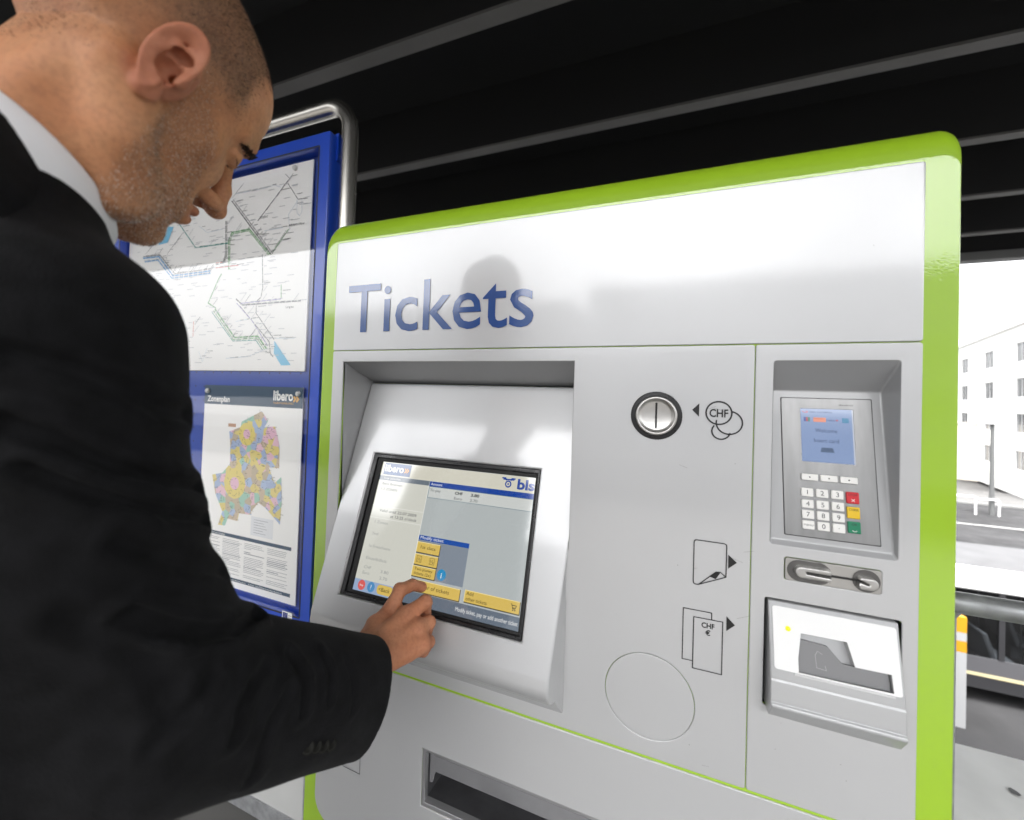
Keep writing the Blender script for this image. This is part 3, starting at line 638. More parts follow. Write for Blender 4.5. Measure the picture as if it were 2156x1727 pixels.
MAP_LINES = [('k', 3, [(-1.1509, 2.0542), (-0.9804, 1.8787)]), ('k', 2, [(-1.1438, 2.0556), (-0.9741, 1.8804)]), ('g', 3, [(-1.1507, 1.8516), (-1.1565, 1.9361), (-1.1444, 1.9594), (-1.0715, 1.9611), (-1.0571, 1.9478), (-0.9856, 1.8801)]), ('g', 2, [(-1.1457, 1.8511), (-1.1506, 1.9344), (-1.1406, 1.955), (-1.0725, 1.9564), (-1.0602, 1.9443), (-0.99, 1.8782)]), ('k', 2, [(-1.1678, 1.997), (-1.1624, 1.8971), (-1.1709, 1.8732), (-1.2074, 1.8706)]), ('k', 2, [(-1.1729, 1.9977), (-1.1675, 1.8976), (-1.1747, 1.876), (-1.2076, 1.8746)]), ('r', 2, [(-1.2067, 1.8615), (-1.1096, 1.8606)]), ('r', 2, [(-1.2077, 1.8756), (-1.1783, 1.8759)]), ('t', 3, [(-1.3994, 2.0277), (-1.3033, 1.9321), (-1.1589, 1.9299)]), ('g', 2, [(-0.9744, 1.8851), (-0.9183, 1.942)]), ('k', 1, [(-0.9687, 1.8961), (-0.9274, 1.9399)]), ('k', 2, [(-0.9294, 2.0761), (-1.039, 1.98)]), ('k', 1.5, [(-0.929, 2.0691), (-0.8894, 2.0192), (-0.8553, 2.0167)]), ('k', 1, [(-0.9294, 2.0761), (-0.9107, 2.0927)]), ('k', 1, [(-0.9236, 2.082), (-0.9399, 2.0964)]), ('k', 3, [(-1.1136, 1.7632), (-1.0846, 1.7437), (-0.8632, 1.7432)]), ('p', 2, [(-1.0918, 1.7489), (-0.9348, 1.7524)]), ('p', 2, [(-1.1093, 1.7508), (-1.0407, 1.6949), (-0.9775, 1.6252)]), ('k', 2, [(-1.0947, 1.7404), (-0.9731, 1.6367), (-0.9666, 1.6043), (-0.9552, 1.5941)]), ('k', 2, [(-1.012, 1.7618), (-1.0297, 1.7511), (-1.0289, 1.718), (-0.9543, 1.6418)]), ('k', 2, [(-1.0143, 1.8821), (-1.007, 1.7873), (-1.0121, 1.7642)]), ('g', 4, [(-1.2018, 1.7386), (-1.1116, 1.6512), (-1.0181, 1.6526), (-0.9821, 1.6174)]), ('g', 2, [(-1.2081, 1.7339), (-1.1162, 1.6455), (-1.0211, 1.6471), (-0.9897, 1.6157)]), ('t', 2, [(-1.2137, 1.7292), (-1.118, 1.6416), (-1.024, 1.6415), (-0.996, 1.613)]), ('g', 3, [(-1.1982, 1.7409), (-1.233, 1.7578), (-1.1931, 1.8253), (-1.1796, 1.8417)]), ('g', 2, [(-0.9349, 1.7547), (-0.9371, 1.7916)]), ('r', 1.5, [(-1.296, 1.7049), (-1.2957, 1.6588)]), ('k', 1, [(-1.1479, 2.0637), (-1.1091, 2.0944)]), ('b', 5, [(-1.5675, 1.9253), (-1.4836, 1.9228), (-1.4071, 1.8541), (-1.2297, 1.8544)]), ('b', 4, [(-1.557, 1.9127), (-1.4873, 1.9118), (-1.4108, 1.8467), (-1.2292, 1.8475)]), ('k', 2, [(-1.568, 1.9312), (-1.4795, 1.928), (-1.3988, 1.8601), (-1.2301, 1.8607)]), ('c', 1, [(-1.1378, 2.072), (-1.0315, 2.0696), (-1.0052, 2.0701), (-0.9796, 2.0729), (-0.9535, 2.0616)]), ('c', 1, [(-0.9153, 1.943), (-0.9207, 1.9826), (-0.8891, 2.0146)]), ('c', 1, [(-0.8924, 2.0197), (-0.8903, 1.983), (-0.8807, 1.9726), (-0.8723, 1.9827), (-0.8743, 2.0169)]), ('c', 1, [(-1.0106, 1.9478), (-0.9404, 1.9484)]), ('c', 1, [(-1.2925, 1.998), (-1.2521, 1.9725), (-1.1852, 1.9743)]), ('c', 1, [(-1.1092, 1.6975), (-1.0347, 1.7041)]), ('c', 1, [(-1.2643, 1.6123), (-1.2468, 1.5819), (-1.227, 1.6219)]), ('c', 1, [(-0.9533, 1.6455), (-0.8794, 1.6437)]), ('c', 1, [(-1.1443, 1.5914), (-1.0544, 1.5957), (-0.977, 1.6183)]), ('k', 1, [(-1.5146, 1.966), (-1.5589, 1.9361)]), ('k', 1, [(-1.3658, 1.9879), (-1.4393, 1.9296), (-1.4464, 1.9079)])]
LAKE = [(-0.9529, 1.6386), (-0.889, 1.5721), (-0.9238, 1.5712), (-0.9526, 1.6042)]
LAKE2 = [(-1.446, 2.0146), (-1.4148, 2.0107), (-1.4419, 1.9635), (-1.4912, 1.9605)]
ZONE = [(-0.9886, 1.4449), (-0.9635, 1.4196), (-0.9758, 1.402), (-0.9361, 1.4053), (-0.9167, 1.3535), (-0.9144, 1.2948), (-0.9523, 1.2936), (-0.93, 1.2531), (-0.9053, 1.2722), (-0.9003, 1.2096), (-0.9028, 1.1463), (-0.9587, 1.1833), (-0.9862, 1.1941), (-1.0118, 1.1667), (-1.0112, 1.1571), (-1.0601, 1.1552), (-1.0657, 1.1323), (-1.1057, 1.1341), (-1.1153, 1.1127), (-1.145, 1.1109), (-1.129, 1.1509), (-1.1625, 1.1998), (-1.1792, 1.2516), (-1.1367, 1.261), (-1.1122, 1.2835), (-1.1064, 1.284), (-1.109, 1.3441), (-1.1152, 1.3814), (-1.0691, 1.3967), (-1.0665, 1.4117)]
INKS = {'k': (112, 112, 114), 'g': (120, 178, 120), 'r': (214, 110, 96), 't': (80, 160, 150), 'p': (150, 140, 190), 'b': (120, 170, 214), 'c': (196, 210, 222)}
INK = {k: mat('map_ink_'+k, srgb(*v), rough=.6) for k, v in INKS.items()}
NM = thing('network_map', 'white rail network map with green, blue and black lines, behind glass', 'map', (-1.24, .15, 1.556))
plate('paper', [(-1.650, 1.5560), (-.8400, 1.5560), (-.8400, 2.1190), (-1.650, 2.1190)], .151, .003, M_PAPER, NM, ch=.0004)
for c_ in INKS:
    mb = MB()
    for cc, w_, pts in MAP_LINES:
        if cc == c_:
            q = strokes([pts], .0011*w_, .1504-.0001*list(INKS).index(c_)); mb.add(q.v, q.f)
    mb.build('route_lines', INK[c_], NM)
mb = MB(); mb.add([(x, .1499, z) for x, z in LAKE], [(0, 1, 2, 3)]); mb.add([(x, .1499, z) for x, z in LAKE2], [(0, 1, 2, 3)])
mb.build('lakes', mat('lake_blue', srgb(120, 192, 226), rough=.6), NM)
rng = random.Random(4)
# station ticks and names: short dark strokes set out along the lines
mb = MB(); mg = MB(); mk = MB()
for cc, w_, pts in MAP_LINES:
    P = np.array(pts); seg = np.linalg.norm(np.diff(P, axis=0), axis=1)
    for i in range(len(P)-1):
        m_ = int(seg[i]/.022)
        for k in range(m_):
            p = P[i]+(P[i+1]-P[i])*(k+.5)/m_; d = (P[i+1]-P[i])/seg[i]; nn = np.array([-d[1], d[0]])
            if cc != 'c' and w_ >= 1.5:
                q = strokes([[tuple(p-nn*.0022*w_), tuple(p+nn*.0022*w_)]], .0016, .1496); mk.add(q.v, q.f)
            ang = rng.choice((0, 0, .78)) if cc != 'c' else 0
            a_ = p+np.array([.006+.002*rng.random(), .002]); L_ = .010+.022*rng.random()
            q = strokes([[tuple(a_), tuple(a_+L_*np.array([math.cos(ang), math.sin(ang)]))]], .0014, .1497)
            (mb if rng.random() < .35 else mg).add(q.v, q.f)
for k in range(230):
    x_ = rng.uniform(-1.62, -.88); z_ = rng.uniform(1.575, 2.08); L_ = rng.uniform(.012, .034)
    q = strokes([[(x_, z_), (x_+L_, z_)]], .0014, .1498); mg.add(q.v, q.f)
mb.build('station_names', mat('name_dark', srgb(126, 126, 128), rough=.6), NM); mg.build('place_names', mat('name_grey', srgb(188, 190, 194), rough=.6), NM); mk.build('station_ticks', M_PAPER, NM)
mb = MB(); text_into(mb, 'Langnau', -.915, 1.726, h=.006, y=.1495); text_into(mb, 'Thun', -.985, 1.605, h=.006, y=.1495); text_into(mb, 'Affoltern-Weier', -.918, 1.948, h=.006, y=.1495); text_into(mb, 'Biel/Bienne', -1.36, 2.03, h=.006, y=.1495)
text_into(mb, 'Burgdorf', -1.03, 1.985, h=.006, y=.1495)
mb.build('town_names', M_INK, NM)
def pin(x, z, par):
    v, f = lathe([(.0075, .1505), (.0075, .147), (.006, .1445), (.0005, .1440)], x, z, 16); mesh('pin', v, f, mat('pin_white', (.62, .62, .6), rough=.3), par, True)
pin(-.9030, 2.1060, NM)

ZP = thing('zone_plan', 'Zonenplan poster with dark header and pastel fare zone map', 'poster', (-1.035, .15, .945))
plate('paper', [(-1.2290, .9450), (-.8370, .9450), (-.8410, 1.5130), (-1.2290, 1.5130)], .151, .002, M_PAPER, ZP, ch=.0003)
M_HEAD = mat('header_slate', srgb(38, 68, 92), rough=.5)
sheet('header', [(-1.2290, 1.4575), (-.8405, 1.4575), (-.8410, 1.5130), (-1.2290, 1.5130)], .1505, M_HEAD, ZP)
text('title', 'Zonenplan', -1.2150, 1.4655, mat('print_white', (.85, .85, .83), rough=.5), ZP, h=.0170, w=.0960, y=.1500, bold=.025)
text('logo_text', 'libero', -.9470, 1.4770, MATS['print_white'], ZP, h=.0270, w=.0720, y=.1500, bold=.03, ref='l')
mb = MB()
for q_ in range(2):
    q = strokes([[(-.8730+q_*.010, 1.4885), (-.8660+q_*.010, 1.4815), (-.8730+q_*.010, 1.4745)]], .0055, .1500); mb.add(q.v, q.f)
text_into(mb, 'TARIFVERBUND', -.9470, 1.4668, h=.0050, w=.0740, y=.1500)
mb.build('logo_chevrons', mat('print_orange', srgb(206, 156, 70), rough=.5), ZP)
# fare zones: pastel cells (flat print)
mz = bpy.data.materials.new('fare_zones'); mz.use_nodes = True; nt = mz.node_tree; b = nt.nodes['Principled BSDF']; b.inputs['Roughness'].default_value = .6
g = nt.nodes.new('ShaderNodeNewGeometry'); vo = nt.nodes.new('ShaderNodeTexVoronoi'); vo.inputs['Scale'].default_value = 50.; vo.inputs['Randomness'].default_value = .85
nt.links.new(g.outputs['Position'], vo.inputs['Vector']); se = nt.nodes.new('ShaderNodeSeparateColor'); nt.links.new(vo.outputs['Color'], se.inputs[0])
cr = nt.nodes.new('ShaderNodeValToRGB'); cr.color_ramp.interpolation = 'CONSTANT'
pal = [(222, 206, 132), (164, 180, 210), (160, 202, 184), (200, 182, 158), (222, 204, 126), (226, 188, 202), (170, 188, 216), (190, 176, 152)]
while len(cr.color_ramp.elements) < len(pal): cr.color_ramp.elements.new(.5)
for i, c_ in enumerate(pal): cr.color_ramp.elements[i].position = i/len(pal); cr.color_ramp.elements[i].color = srgb(*c_)
nt.links.new(se.outputs[0], cr.inputs[0]); nt.links.new(cr.outputs[0], b.inputs['Base Color'])
bm = bmesh.new(); bv = [bm.verts.new((x, .1503, z)) for x, z in ZONE]; ee = [bm.edges.new((bv[i], bv[(i+1) % len(bv)])) for i in range(len(bv))]
bmesh.ops.triangle_fill(bm, use_beauty=True, edges=ee, normal=(0, -1, 0)); me = bpy.data.meshes.new('zones'); bm.to_mesh(me); bm.free(); me.materials.append(mz); put(bpy.data.objects.new('zones', me), ZP)
YZ = mat('zone_yellow', srgb(224, 206, 120), rough=.6); PZ = mat('zone_pink', srgb(226, 184, 202), rough=.6); BZ = mat('zone_blue', srgb(156, 176, 214), rough=.6)
for (x, z, r_, k_) in ((-1.0835, 1.2364, .044, YZ), (-1.0835, 1.2364, .018, PZ), (-1.043, 1.3785, .033, YZ), (-1.043, 1.3785, .014, PZ), (-.9514, 1.3867, .018, PZ)):
    mb = MB(); mb.disc((x, z), r_, 12, None, .1501-.0001*(k_ is PZ)-.00005*(k_ is YZ)); mb.build('zone_ring', k_, ZP)
mb = MB()
def inzone(x, z):
    c_ = False; n = len(ZONE)
    for i in range(n):
        (xa, za), (xb, zb) = ZONE[i], ZONE[(i+1) % n]
        if (za > z) != (zb > z) and x < (xb-xa)*(z-za)/(zb-za)+xa: c_ = not c_
    return c_
for k in range(520):
    x_ = rng.uniform(-1.18, -.9); z_ = rng.uniform(1.11, 1.445)
    if inzone(x_, z_):
        a = rng.choice((0, 0, 0, .78, -.78, 1.57)); L_ = rng.uniform(.005, .013)
        q = strokes([[(x_, z_), (x_+L_*math.cos(a), z_+L_*math.sin(a))]], .0009, .1498); mb.add(q.v, q.f)
mb.build('zone_labels', mat('zone_ink', srgb(96, 92, 84), rough=.6), ZP)
sheet('key_box', [(-1.0115, 1.1025), (-.9270, 1.1025), (-.9270, 1.1545), (-1.0115, 1.1545)], .1502, mat('key_paper', (.76, .77, .79), rough=.6), ZP)
sheet('text_bar', [(-1.2100, 1.0835), (-.8585, 1.0835), (-.8585, 1.0930), (-1.2100, 1.0930)], .1504, M_HEAD, ZP)
sheet('text_bar', [(-1.2100, .9635), (-.8560, .9635), (-.8560, .9725), (-1.2100, .9725)], .1504, M_HEAD, ZP)
mb = MB(); text_into(mb, 'Zonenplan, Tarif und Gültigkeit', -1.206, 1.0856, h=.0050, y=.1500); text_into(mb, 'www.libero-tarifverbund.ch    E-Mail: info@libero-tarifverbund.ch', -1.12, .9655, h=.0045, w=.235, y=.1500)
mb.build('bar_text', MATS['print_white'], ZP)
mb = MB()
for c_ in range(4):
    z_ = 1.0760; x_ = -1.210+c_*.0885
    while z_ > .980:
        L_ = rng.uniform(.066, .079) if rng.random() > .2 else rng.uniform(.02, .05)
        q = strokes([[(x_, z_), (x_+L_, z_)]], .0012 if rng.random() > .15 else .0022, .1500); mb.add(q.v, q.f); z_ -= .0046 if rng.random() > .12 else .0095
for k in range(6):
    q = strokes([[(-1.0, 1.146-k*.007), (-1.0+rng.uniform(.03, .06), 1.146-k*.007)]], .0012, .1500); mb.add(q.v, q.f)
mb.build('small_print', mat('print_grey', srgb(150, 152, 156), rough=.6), ZP)
sheet('brown_tag', [(-1.1204, 1.3950), (-1.0890, 1.3950), (-1.0890, 1.4045), (-1.1204, 1.4045)], .1502, mat('tag_brown', srgb(190, 150, 120), rough=.6), ZP)
pin(-1.2140, 1.4960, ZP); pin(-.8560, 1.4960, ZP)
# ------------------------------------------------------------------ canopy, platform, street, background
M_CONC = mat('platform_concrete', (.075, .073, .07), rough=.85, var=.18, vscale=3., bump=.5, bscale=120., bdetail=6.)
M_ASPH = mat('asphalt', (.030, .030, .031), rough=.75, spec=.05, var=.25, vscale=.7, rvar=.2, bump=.4, bscale=60.)
M_PAVE = mat('pavement', (.06, .059, .058), rough=.8, var=.15, vscale=1.2)
M_ROOF = mat('canopy_black', (.004, .004, .0045), rough=.75, var=.25, vscale=1.5)
M_FLAN = mat('beam_grey', (.11, .107, .104), rough=.6, var=.15, vscale=2.)
M_GALV = mat('galvanised_steel', (.30, .305, .315), rough=.5, metal=.6, var=.18, vscale=40., rvar=.1)
M_WALLW = mat('white_render', (.82, .82, .80), rough=.9, var=.04, vscale=.3)
M_BEIGE = mat('beige_stone', (.50, .46, .40), rough=.9, var=.1, vscale=.5, stretch=(4, 4, .6))
M_WIN = mat('window_glass', (.12, .125, .13), rough=.08, spec=.6)
M_WFR = mat('window_frame', (.45, .45, .45), rough=.5)
M_PAINT = mat('road_paint', (.30, .30, .29), rough=.7, var=.1, vscale=4.)
ZS = -5.0                                          # the street lies this far below the platform
# terrain
o = mesh('ground', [(-400, -400, ZS-.15), (400, -400, ZS-.15), (400, 500, ZS-.15), (-400, 500, ZS-.15)], [(0, 1, 2, 3)], M_PAVE); tag(o, kind='structure')
def slab(name, x0, x1, y0, y1, z0, z1, m, parent=None):
    o = MB().box(x0, x1, y0, y1, z0, z1).build(name, m, parent)
    if parent is None: tag(o, kind='structure')
    return o
slab('road', -200, 200, 2.2, 38.0, ZS-.3, ZS, M_ASPH)
slab('far_pavement', -200, 200, 38.0, 44., ZS-.3, ZS+.12, M_PAVE)
slab('platform', -14, 14, -3.8, .75, -.45, 0, M_CONC)
slab('platform_edge', -14, 14, .752, 1.79, -.45, .001, mat('pale_concrete', (.50, .50, .49), rough=.85, var=.1, vscale=4., bump=.3, bscale=120.))
mb = MB()
for k in range(12): mb.box(-30+k*7, -27+k*7, 24.2, 24.4, ZS, ZS+.004)
mb.box(-60, 60, 30.6, 30.75, ZS, ZS+.004)
tag(mb.build('road_markings', M_PAINT), kind='structure')
o = slab('kerb', -200, 200, 37.75, 38.0, ZS-.2, ZS+.125, mat('kerb_stone', (.12, .12, .118), rough=.8))
# platform slabs' expansion joint and spots
mb = MB()
for y_ in (.55,): mb.box(-14, 7, y_, y_+.012, .0, .003)
for x_ in np.arange(-6, 6.1, 1.2): mb.box(x_, x_+.008, -3.4, .75, 0, .003)
tag(mb.build('platform_joints', mat('joint', (.16, .155, .15), rough=.9)), kind='structure')
mb = MB(); rg = random.Random(9)
for k in range(60):
    x_, y_ = rg.uniform(-1.4, 1.5), rg.uniform(-1.2, 1.7); r_ = rg.uniform(.008, .02)
    mb.add([(x_+r_*math.cos(a)*rg.uniform(.6, 1.2), y_+r_*math.sin(a)*rg.uniform(.6, 1.2), .0045) for a in np.linspace(0, 2*math.pi, 9)[:-1]], [tuple(range(8))])
tag(mb.build('platform_spots', mat('spot', (.07, .07, .07), rough=.8)), kind='structure')

# canopy
CN = thing('station_canopy', 'dark station canopy with parallel grey-edged beams overhead', 'canopy', (0, 1.5, 0))
HC = 3.7
slab('roof_slab', -14, 7, -3.4, 6.75, HC+.55, HC+.75, M_ROOF, CN)
R_ = HC-1.5
for k in range(-4, 5):
    y_ = -.6+R_*(.885+.487*k)
    MB().box(-14, 7, y_, y_+.02, HC+.02, HC+.56).build('beam', M_ROOF, CN)
    MB().box(-14, 7, y_-.015, y_+.075, HC, HC+.02).build('beam_flange', M_FLAN, CN)
MB().box(-14, 7, 6.70, 6.78, HC+.10, HC+.8).build('fascia', M_ROOF, CN)
MB().box(-14, 7, 6.64, 6.80, HC-.02, HC+.098).build('fascia_strip', mat('fascia_grey', (.20, .20, .20), rough=.6), CN)
MB().box(-14, 7, -3.48, -3.4, HC-.02, HC+.8).build('fascia', MATS['fascia_grey'], CN)
for x_ in (-9.5, 6.4):
    MB().tube([(x_, .5, 0), (x_, .5, HC+.56)], .14, 20).build('column', M_FLAN, CN, True, 60)

# railing right beside the machine
RL = thing('railing', 'galvanised steel railing beside the machine above the road', 'railing', (3.5, .45, 0))
RY = .45; RZ = 1.122
MB().tube([(.555, RY, RZ), (6.5, RY, RZ)], .021, 20).build('handrail', M_GALV, RL, True, 60)
for x_ in (.582, 2.1, 3.6, 5.1, 6.45):
    MB().tube([(x_, RY, 0), (x_, RY, RZ)], .017, 16).build('post', M_GALV, RL, True, 60)
    MB().tube([(x_, RY, RZ-.028), (x_, RY, RZ-.012)], [.017, .026], 16).build('weld', M_GALV, RL, True, 60)
    MB().box(x_-.05, x_+.05, RY-.05, RY+.05, 0, .012).build('foot_plate', M_GALV, RL)

# wall panels below the board (seen under the sleeve)
PW = thing('partition_wall', 'low grey and white panelled partition behind the machine, under the board', 'wall', (-2.0, .40, 0))
for k in range(6):
    x0 = -2.66+k*.42
    MB().box(x0, x0+.37, .395, .415, .06, .86).build('panel', mat('panel_white' if k % 2 else 'panel_grey', (.36, .36, .355) if k % 2 else (.24, .24, .24), rough=.6, var=.08, vscale=4.), PW)
    MB().box(x0+.372, x0+.418, .385, .425, 0, .88).build('post', M_GALV, PW)
MB().box(-2.66, -.14, .39, .42, 0, .06).build('base_rail', M_GALV, PW)
CH = thing('floor_channel', 'narrow steel drain channel set in the floor under the board', 'drain channel', (-1.2, .22, 0))
for y_ in (.17, .255): MB().box(-2.4, -.62, y_, y_+.012, .0005, .012).build('channel_edge', M_TUBE, CH)
MB().box(-2.4, -.62, .182, .255, .0004, .006).build('grate', M_DARK, CH)

# ------------------------------------------------------------------ street things
SG = thing('bus_stop_pillar', 'slim white and yellow bus stop pillar down beside the road', 'sign', (0, 0, 0))
def world_at(px, py, h): 
    d = ray(px, py); t = (h-CAM[2])/d[2]; return CAM+d*t
bx_, by_ = 6.30, 10.37
SG.location = (bx_, by_, ZS)
M_YEL = mat('sign_yellow', (.42, .21, .006), rough=.5); M_SIGNW = mat('sign_white', (.30, .305, .31), rough=.5)
MB().box(bx_-.11, bx_+.11, by_-.06, by_+.06, ZS, ZS+1.55).build('pillar', M_SIGNW, SG)
MB().box(bx_-.11, bx_+.11, by_-.06, by_+.06, ZS+1.553, ZS+1.78).build('panel', M_YEL, SG)
MB().box(bx_-.11, bx_+.11, by_-.06, by_+.06, ZS+1.783, ZS+1.96).build('panel', M_SIGNW, SG)
MB().box(bx_-.11, bx_+.11, by_-.06, by_+.06, ZS+1.963, ZS+2.28).build('panel', M_YEL, SG)
# bus on the road below
BS = thing('bus', 'dark bus with white roof edge and yellow door post on the road below', 'bus', (9, 12.6, ZS))
Y0, Y1, X0, X1 = 11.35, 13.85, 2.2, 14.2
M_BUSW = mat('bus_white', (.80, .80, .80), rough=.35, coat=.6); M_BUSD = mat('bus_dark', (.020, .020, .022), rough=.3, coat=.5); M_BUSY = mat('bus_yellow', (.62, .36, .01), rough=.4)
o = MB().box(X0, X1, Y0, Y0+.22, ZS+2.52, ZS+3.02).build('roof_edge', M_BUSW, BS); bevel(o, .05, 3)
o = MB().box(X0+.01, X1-.01, Y0+.15, Y1, ZS+2.53, ZS+2.98).build('roof', mat('bus_roof', (.05, .05, .052), rough=.6, var=.2, vscale=2.), BS)
MB().box(X0+.02, X1-.02, Y0+.01, Y0+.05, ZS+.35, ZS+.62).build('side_skirt', M_BUSD, BS)
MB().box(X0+.02, X1-.02, Y1-.05, Y1-.01, ZS+.35, ZS+2.52).build('far_side', M_BUSD, BS)
MB().box(X0+.02, X0+.08, Y0+.05, Y1-.05, ZS+.35, ZS+2.52).build('rear_wall', M_BUSD, BS)
MB().box(X1-.08, X1-.02, Y0+.05, Y1-.05, ZS+.35, ZS+2.52).build('front_wall', M_BUSD, BS)
MB().box(X0+.02, X1-.02, Y0+.05, Y1-.05, ZS+.33, ZS+.36).build('bus_floor', mat('bus_floor', (.10, .10, .105), rough=.6), BS)
MB().box(X0+.02, X1-.02, Y0, Y0+.008, ZS+.63, ZS+.70).build('stripe', mat('bus_cream', (.36, .32, .20), rough=.4), BS)
MB().box(X0+.02, X1-.02, Y0+.012, Y0+.045, ZS+.70, ZS+1.05).build('side_panel', mat('bus_grey', (.06, .06, .065), rough=.35, coat=.4), BS)
for k in range(9):
    xa = X0+.06+k*1.335
    MB().box(xa-.05, xa+.05, Y0+.005, Y0+.05, ZS+1.05, ZS+2.52).build('window_pillar', M_BUSD, BS)
    if k < 8: mesh('window', [(xa+.05, Y0+.03, ZS+1.05), (xa+1.285, Y0+.03, ZS+1.05), (xa+1.285, Y0+.03, ZS+2.52), (xa+.05, Y0+.03, ZS+2.52)], [(0, 1, 2, 3)], thin_glass('bus_glass', 0, (.45, .47, .48, 1)) if k == 0 else bpy.data.materials['bus_glass'], BS, keep=True)
MB().box(6.70, 6.98, Y0-.005, Y0+.004, ZS+.75, ZS+1.72).build('door_post', M_BUSY, BS)
M_SEAT = mat('bus_seat', (.16, .165, .18), rough=.7)
for r_ in range(2):
    for k in range(9):
        xs = X0+.7+k*1.18; ys = Y0+.25+r_*1.25
        q = MB().box(xs, xs+.45, ys, ys+.85, ZS+.78, ZS+.90); q.add([(xs-.02, ys, ZS+.85), (xs+.1, ys, ZS+.85), (xs-.10, ys, ZS+1.5), (xs-.2, ys, ZS+1.5), (xs-.02, ys+.85, ZS+.85), (xs+.1, ys+.85, ZS+.85), (xs-.10, ys+.85, ZS+1.5), (xs-.2, ys+.85, ZS+1.5)], [(0, 1, 2, 3), (4, 5, 6, 7), (0, 1, 5, 4), (1, 2, 6, 5), (2, 3, 7, 6), (3, 0, 4, 7)])
        q.box(xs+.1, xs+.3, ys+.3, ys+.5, ZS+.36, ZS+.78)
        o = q.build('seat', M_SEAT, BS); bevel(o, .03)
        MB().tube([(xs-.15, ys+.9, ZS+.36), (xs-.15, ys+.9, ZS+2.5)], .018, 8).build('grab_pole', M_BUSY if k % 3 == 0 else M_GALV, BS, True)
for xs in (4.6, 11.6):
    for yy in (Y0+.02, Y1-.30):
        w_ = MB().tube([(xs, yy, ZS+.48), (xs, yy+.28, ZS+.48)], .48, 28).build('wheel', mat('tyre', (.02, .02, .02), rough=.8), BS, True, 40)
        MB().tube([(xs, yy-.01, ZS+.48), (xs, yy+.29, ZS+.48)], .27, 20).build('rim', M_GALV, w_, True, 40)

# street lamp, cycle stands
LP = thing('street_lamp', 'grey street lamp post with white head before the white building', 'street lamp', (21.55, 34.2, ZS))
MB().tube([(21.55, 34.2, ZS), (21.55, 34.2, ZS+6.0)], [.13, .09], 14).build('pole', mat('lamp_grey', (.07, .072, .072), rough=.5), LP, True, 60)
o = MB().box(21.2, 21.9, 33.9, 34.5, ZS+5.95, ZS+6.6).build('lamp_head', M_BUSW, LP); bevel(o, .12, 3)
for k, (xs, ys) in enumerate(((20.0, 34.6), (20.7, 33.9))):
    st = thing('cycle_stand', ('far' if k == 0 else 'near')+' white tubular cycle stand at the foot of the lamp', 'cycle stand', (xs, ys, ZS), 'cycle stands')
    MB().tube([(xs-.1, ys, ZS), (xs-.1, ys, ZS+.95), (xs-.02, ys, ZS+1.05), (xs+1.0, ys+.1, ZS+1.05), (xs+1.08, ys+.1, ZS+.95), (xs+1.08, ys+.1, ZS)], .045, 10).build('hoop', M_BUSW, st, True, 60)

# white building running away up the side street
def facade(name, label, o2, e2, length, depth, z0, z1, wm, rows, cols, attic=True):
    e = np.array([e2[0], e2[1], 0.]); e /= np.linalg.norm(e); nrm = np.array([e[1], -e[0], 0.])     # nrm points to the right of e
    T = lambda a, b, z: tuple(np.array([o2[0], o2[1], 0.])+e*a+nrm*b+np.array([0, 0, z]))
    t = thing(name, label, 'building', T(length/2, depth/2, z0))
    MB().box(0, length, .12, depth, z0, z1, T).build('wall', wm, t)
    # front skin with real openings
    wins = sorted([(c_, z_, w_, h_) for (z_, h_) in rows for (c_, w_) in cols], key=lambda q: (q[1], q[0]))
    loops = [rrect(c_, c_+w_, z_, z_+h_) for c_, z_, w_, h_ in wins]
    plate('facade', [(0.001, z0), (length-.001, z0), (length-.001, z1), (.001, z1)], 0, .119, wm, t, loops, ch=.01, T=T)
    for c_, z_, w_, h_ in wins:
        w = MB().box(c_-.001, c_+w_+.001, .10, .115, z_-.001, z_+h_+.001, T).build('window', M_WIN, t)
        f_ = MB().box(c_, c_+w_, .06, .098, z_, z_+.07, T); f_.box(c_, c_+w_, .06, .098, z_+h_-.07, z_+h_, T); f_.box(c_, c_+.07, .06, .098, z_+.07, z_+h_-.07, T); f_.box(c_+w_-.07, c_+w_, .06, .098, z_+.07, z_+h_-.07, T); f_.box(c_+w_/2-.03, c_+w_/2+.03, .06, .098, z_+.07, z_+h_-.07, T)
        f_.build('frame', M_WFR, w)
    MB().box(-.15, length+.15, -.2, depth+.2, z1+.002, z1+.25, T).build('roof_edge', wm, t)
    if attic: MB().box(1, length-1, 2.5, depth-2, z1+.252, z1+2.6, T).build('attic', wm, t)
    return t
P0 = at(2078, 870, 36.); E0 = (.298, .954)
O0 = (P0[0]-E0[0]*9.0, P0[1]-E0[1]*9.0)
facade('white_building', 'white rendered building with square grey windows beyond the road', O0, E0, 46., 14., ZS+.12, 9.0, M_WALLW,
       [(6.0, 1.6), (3.1, 1.6), (.2, 1.6), (-2.8, 1.6)], [(1.2, 1.9), (7.6, 2.2), (14.2, 2.2), (20.8, 2.2), (27.4, 2.2), (34., 2.2), (40.5, 2.2)])
PB = at(2064, 960, 37.5); LW = thing('garden_wall', 'tall beige stone wall before the white building', 'wall', (PB[0], PB[1], ZS))
e_ = np.array([-.90, .43, 0]); 
def TW(a, b, z): return (PB[0]+e_[0]*a+.43*b, PB[1]+e_[1]*a+.9*b, z)
MB().box(0, 18, 0, .4, ZS, .62, TW).build('wall', M_BEIGE, LW); MB().box(-.06, 18, -.06, .46, .622, .78, TW).build('coping', M_BEIGE, LW)

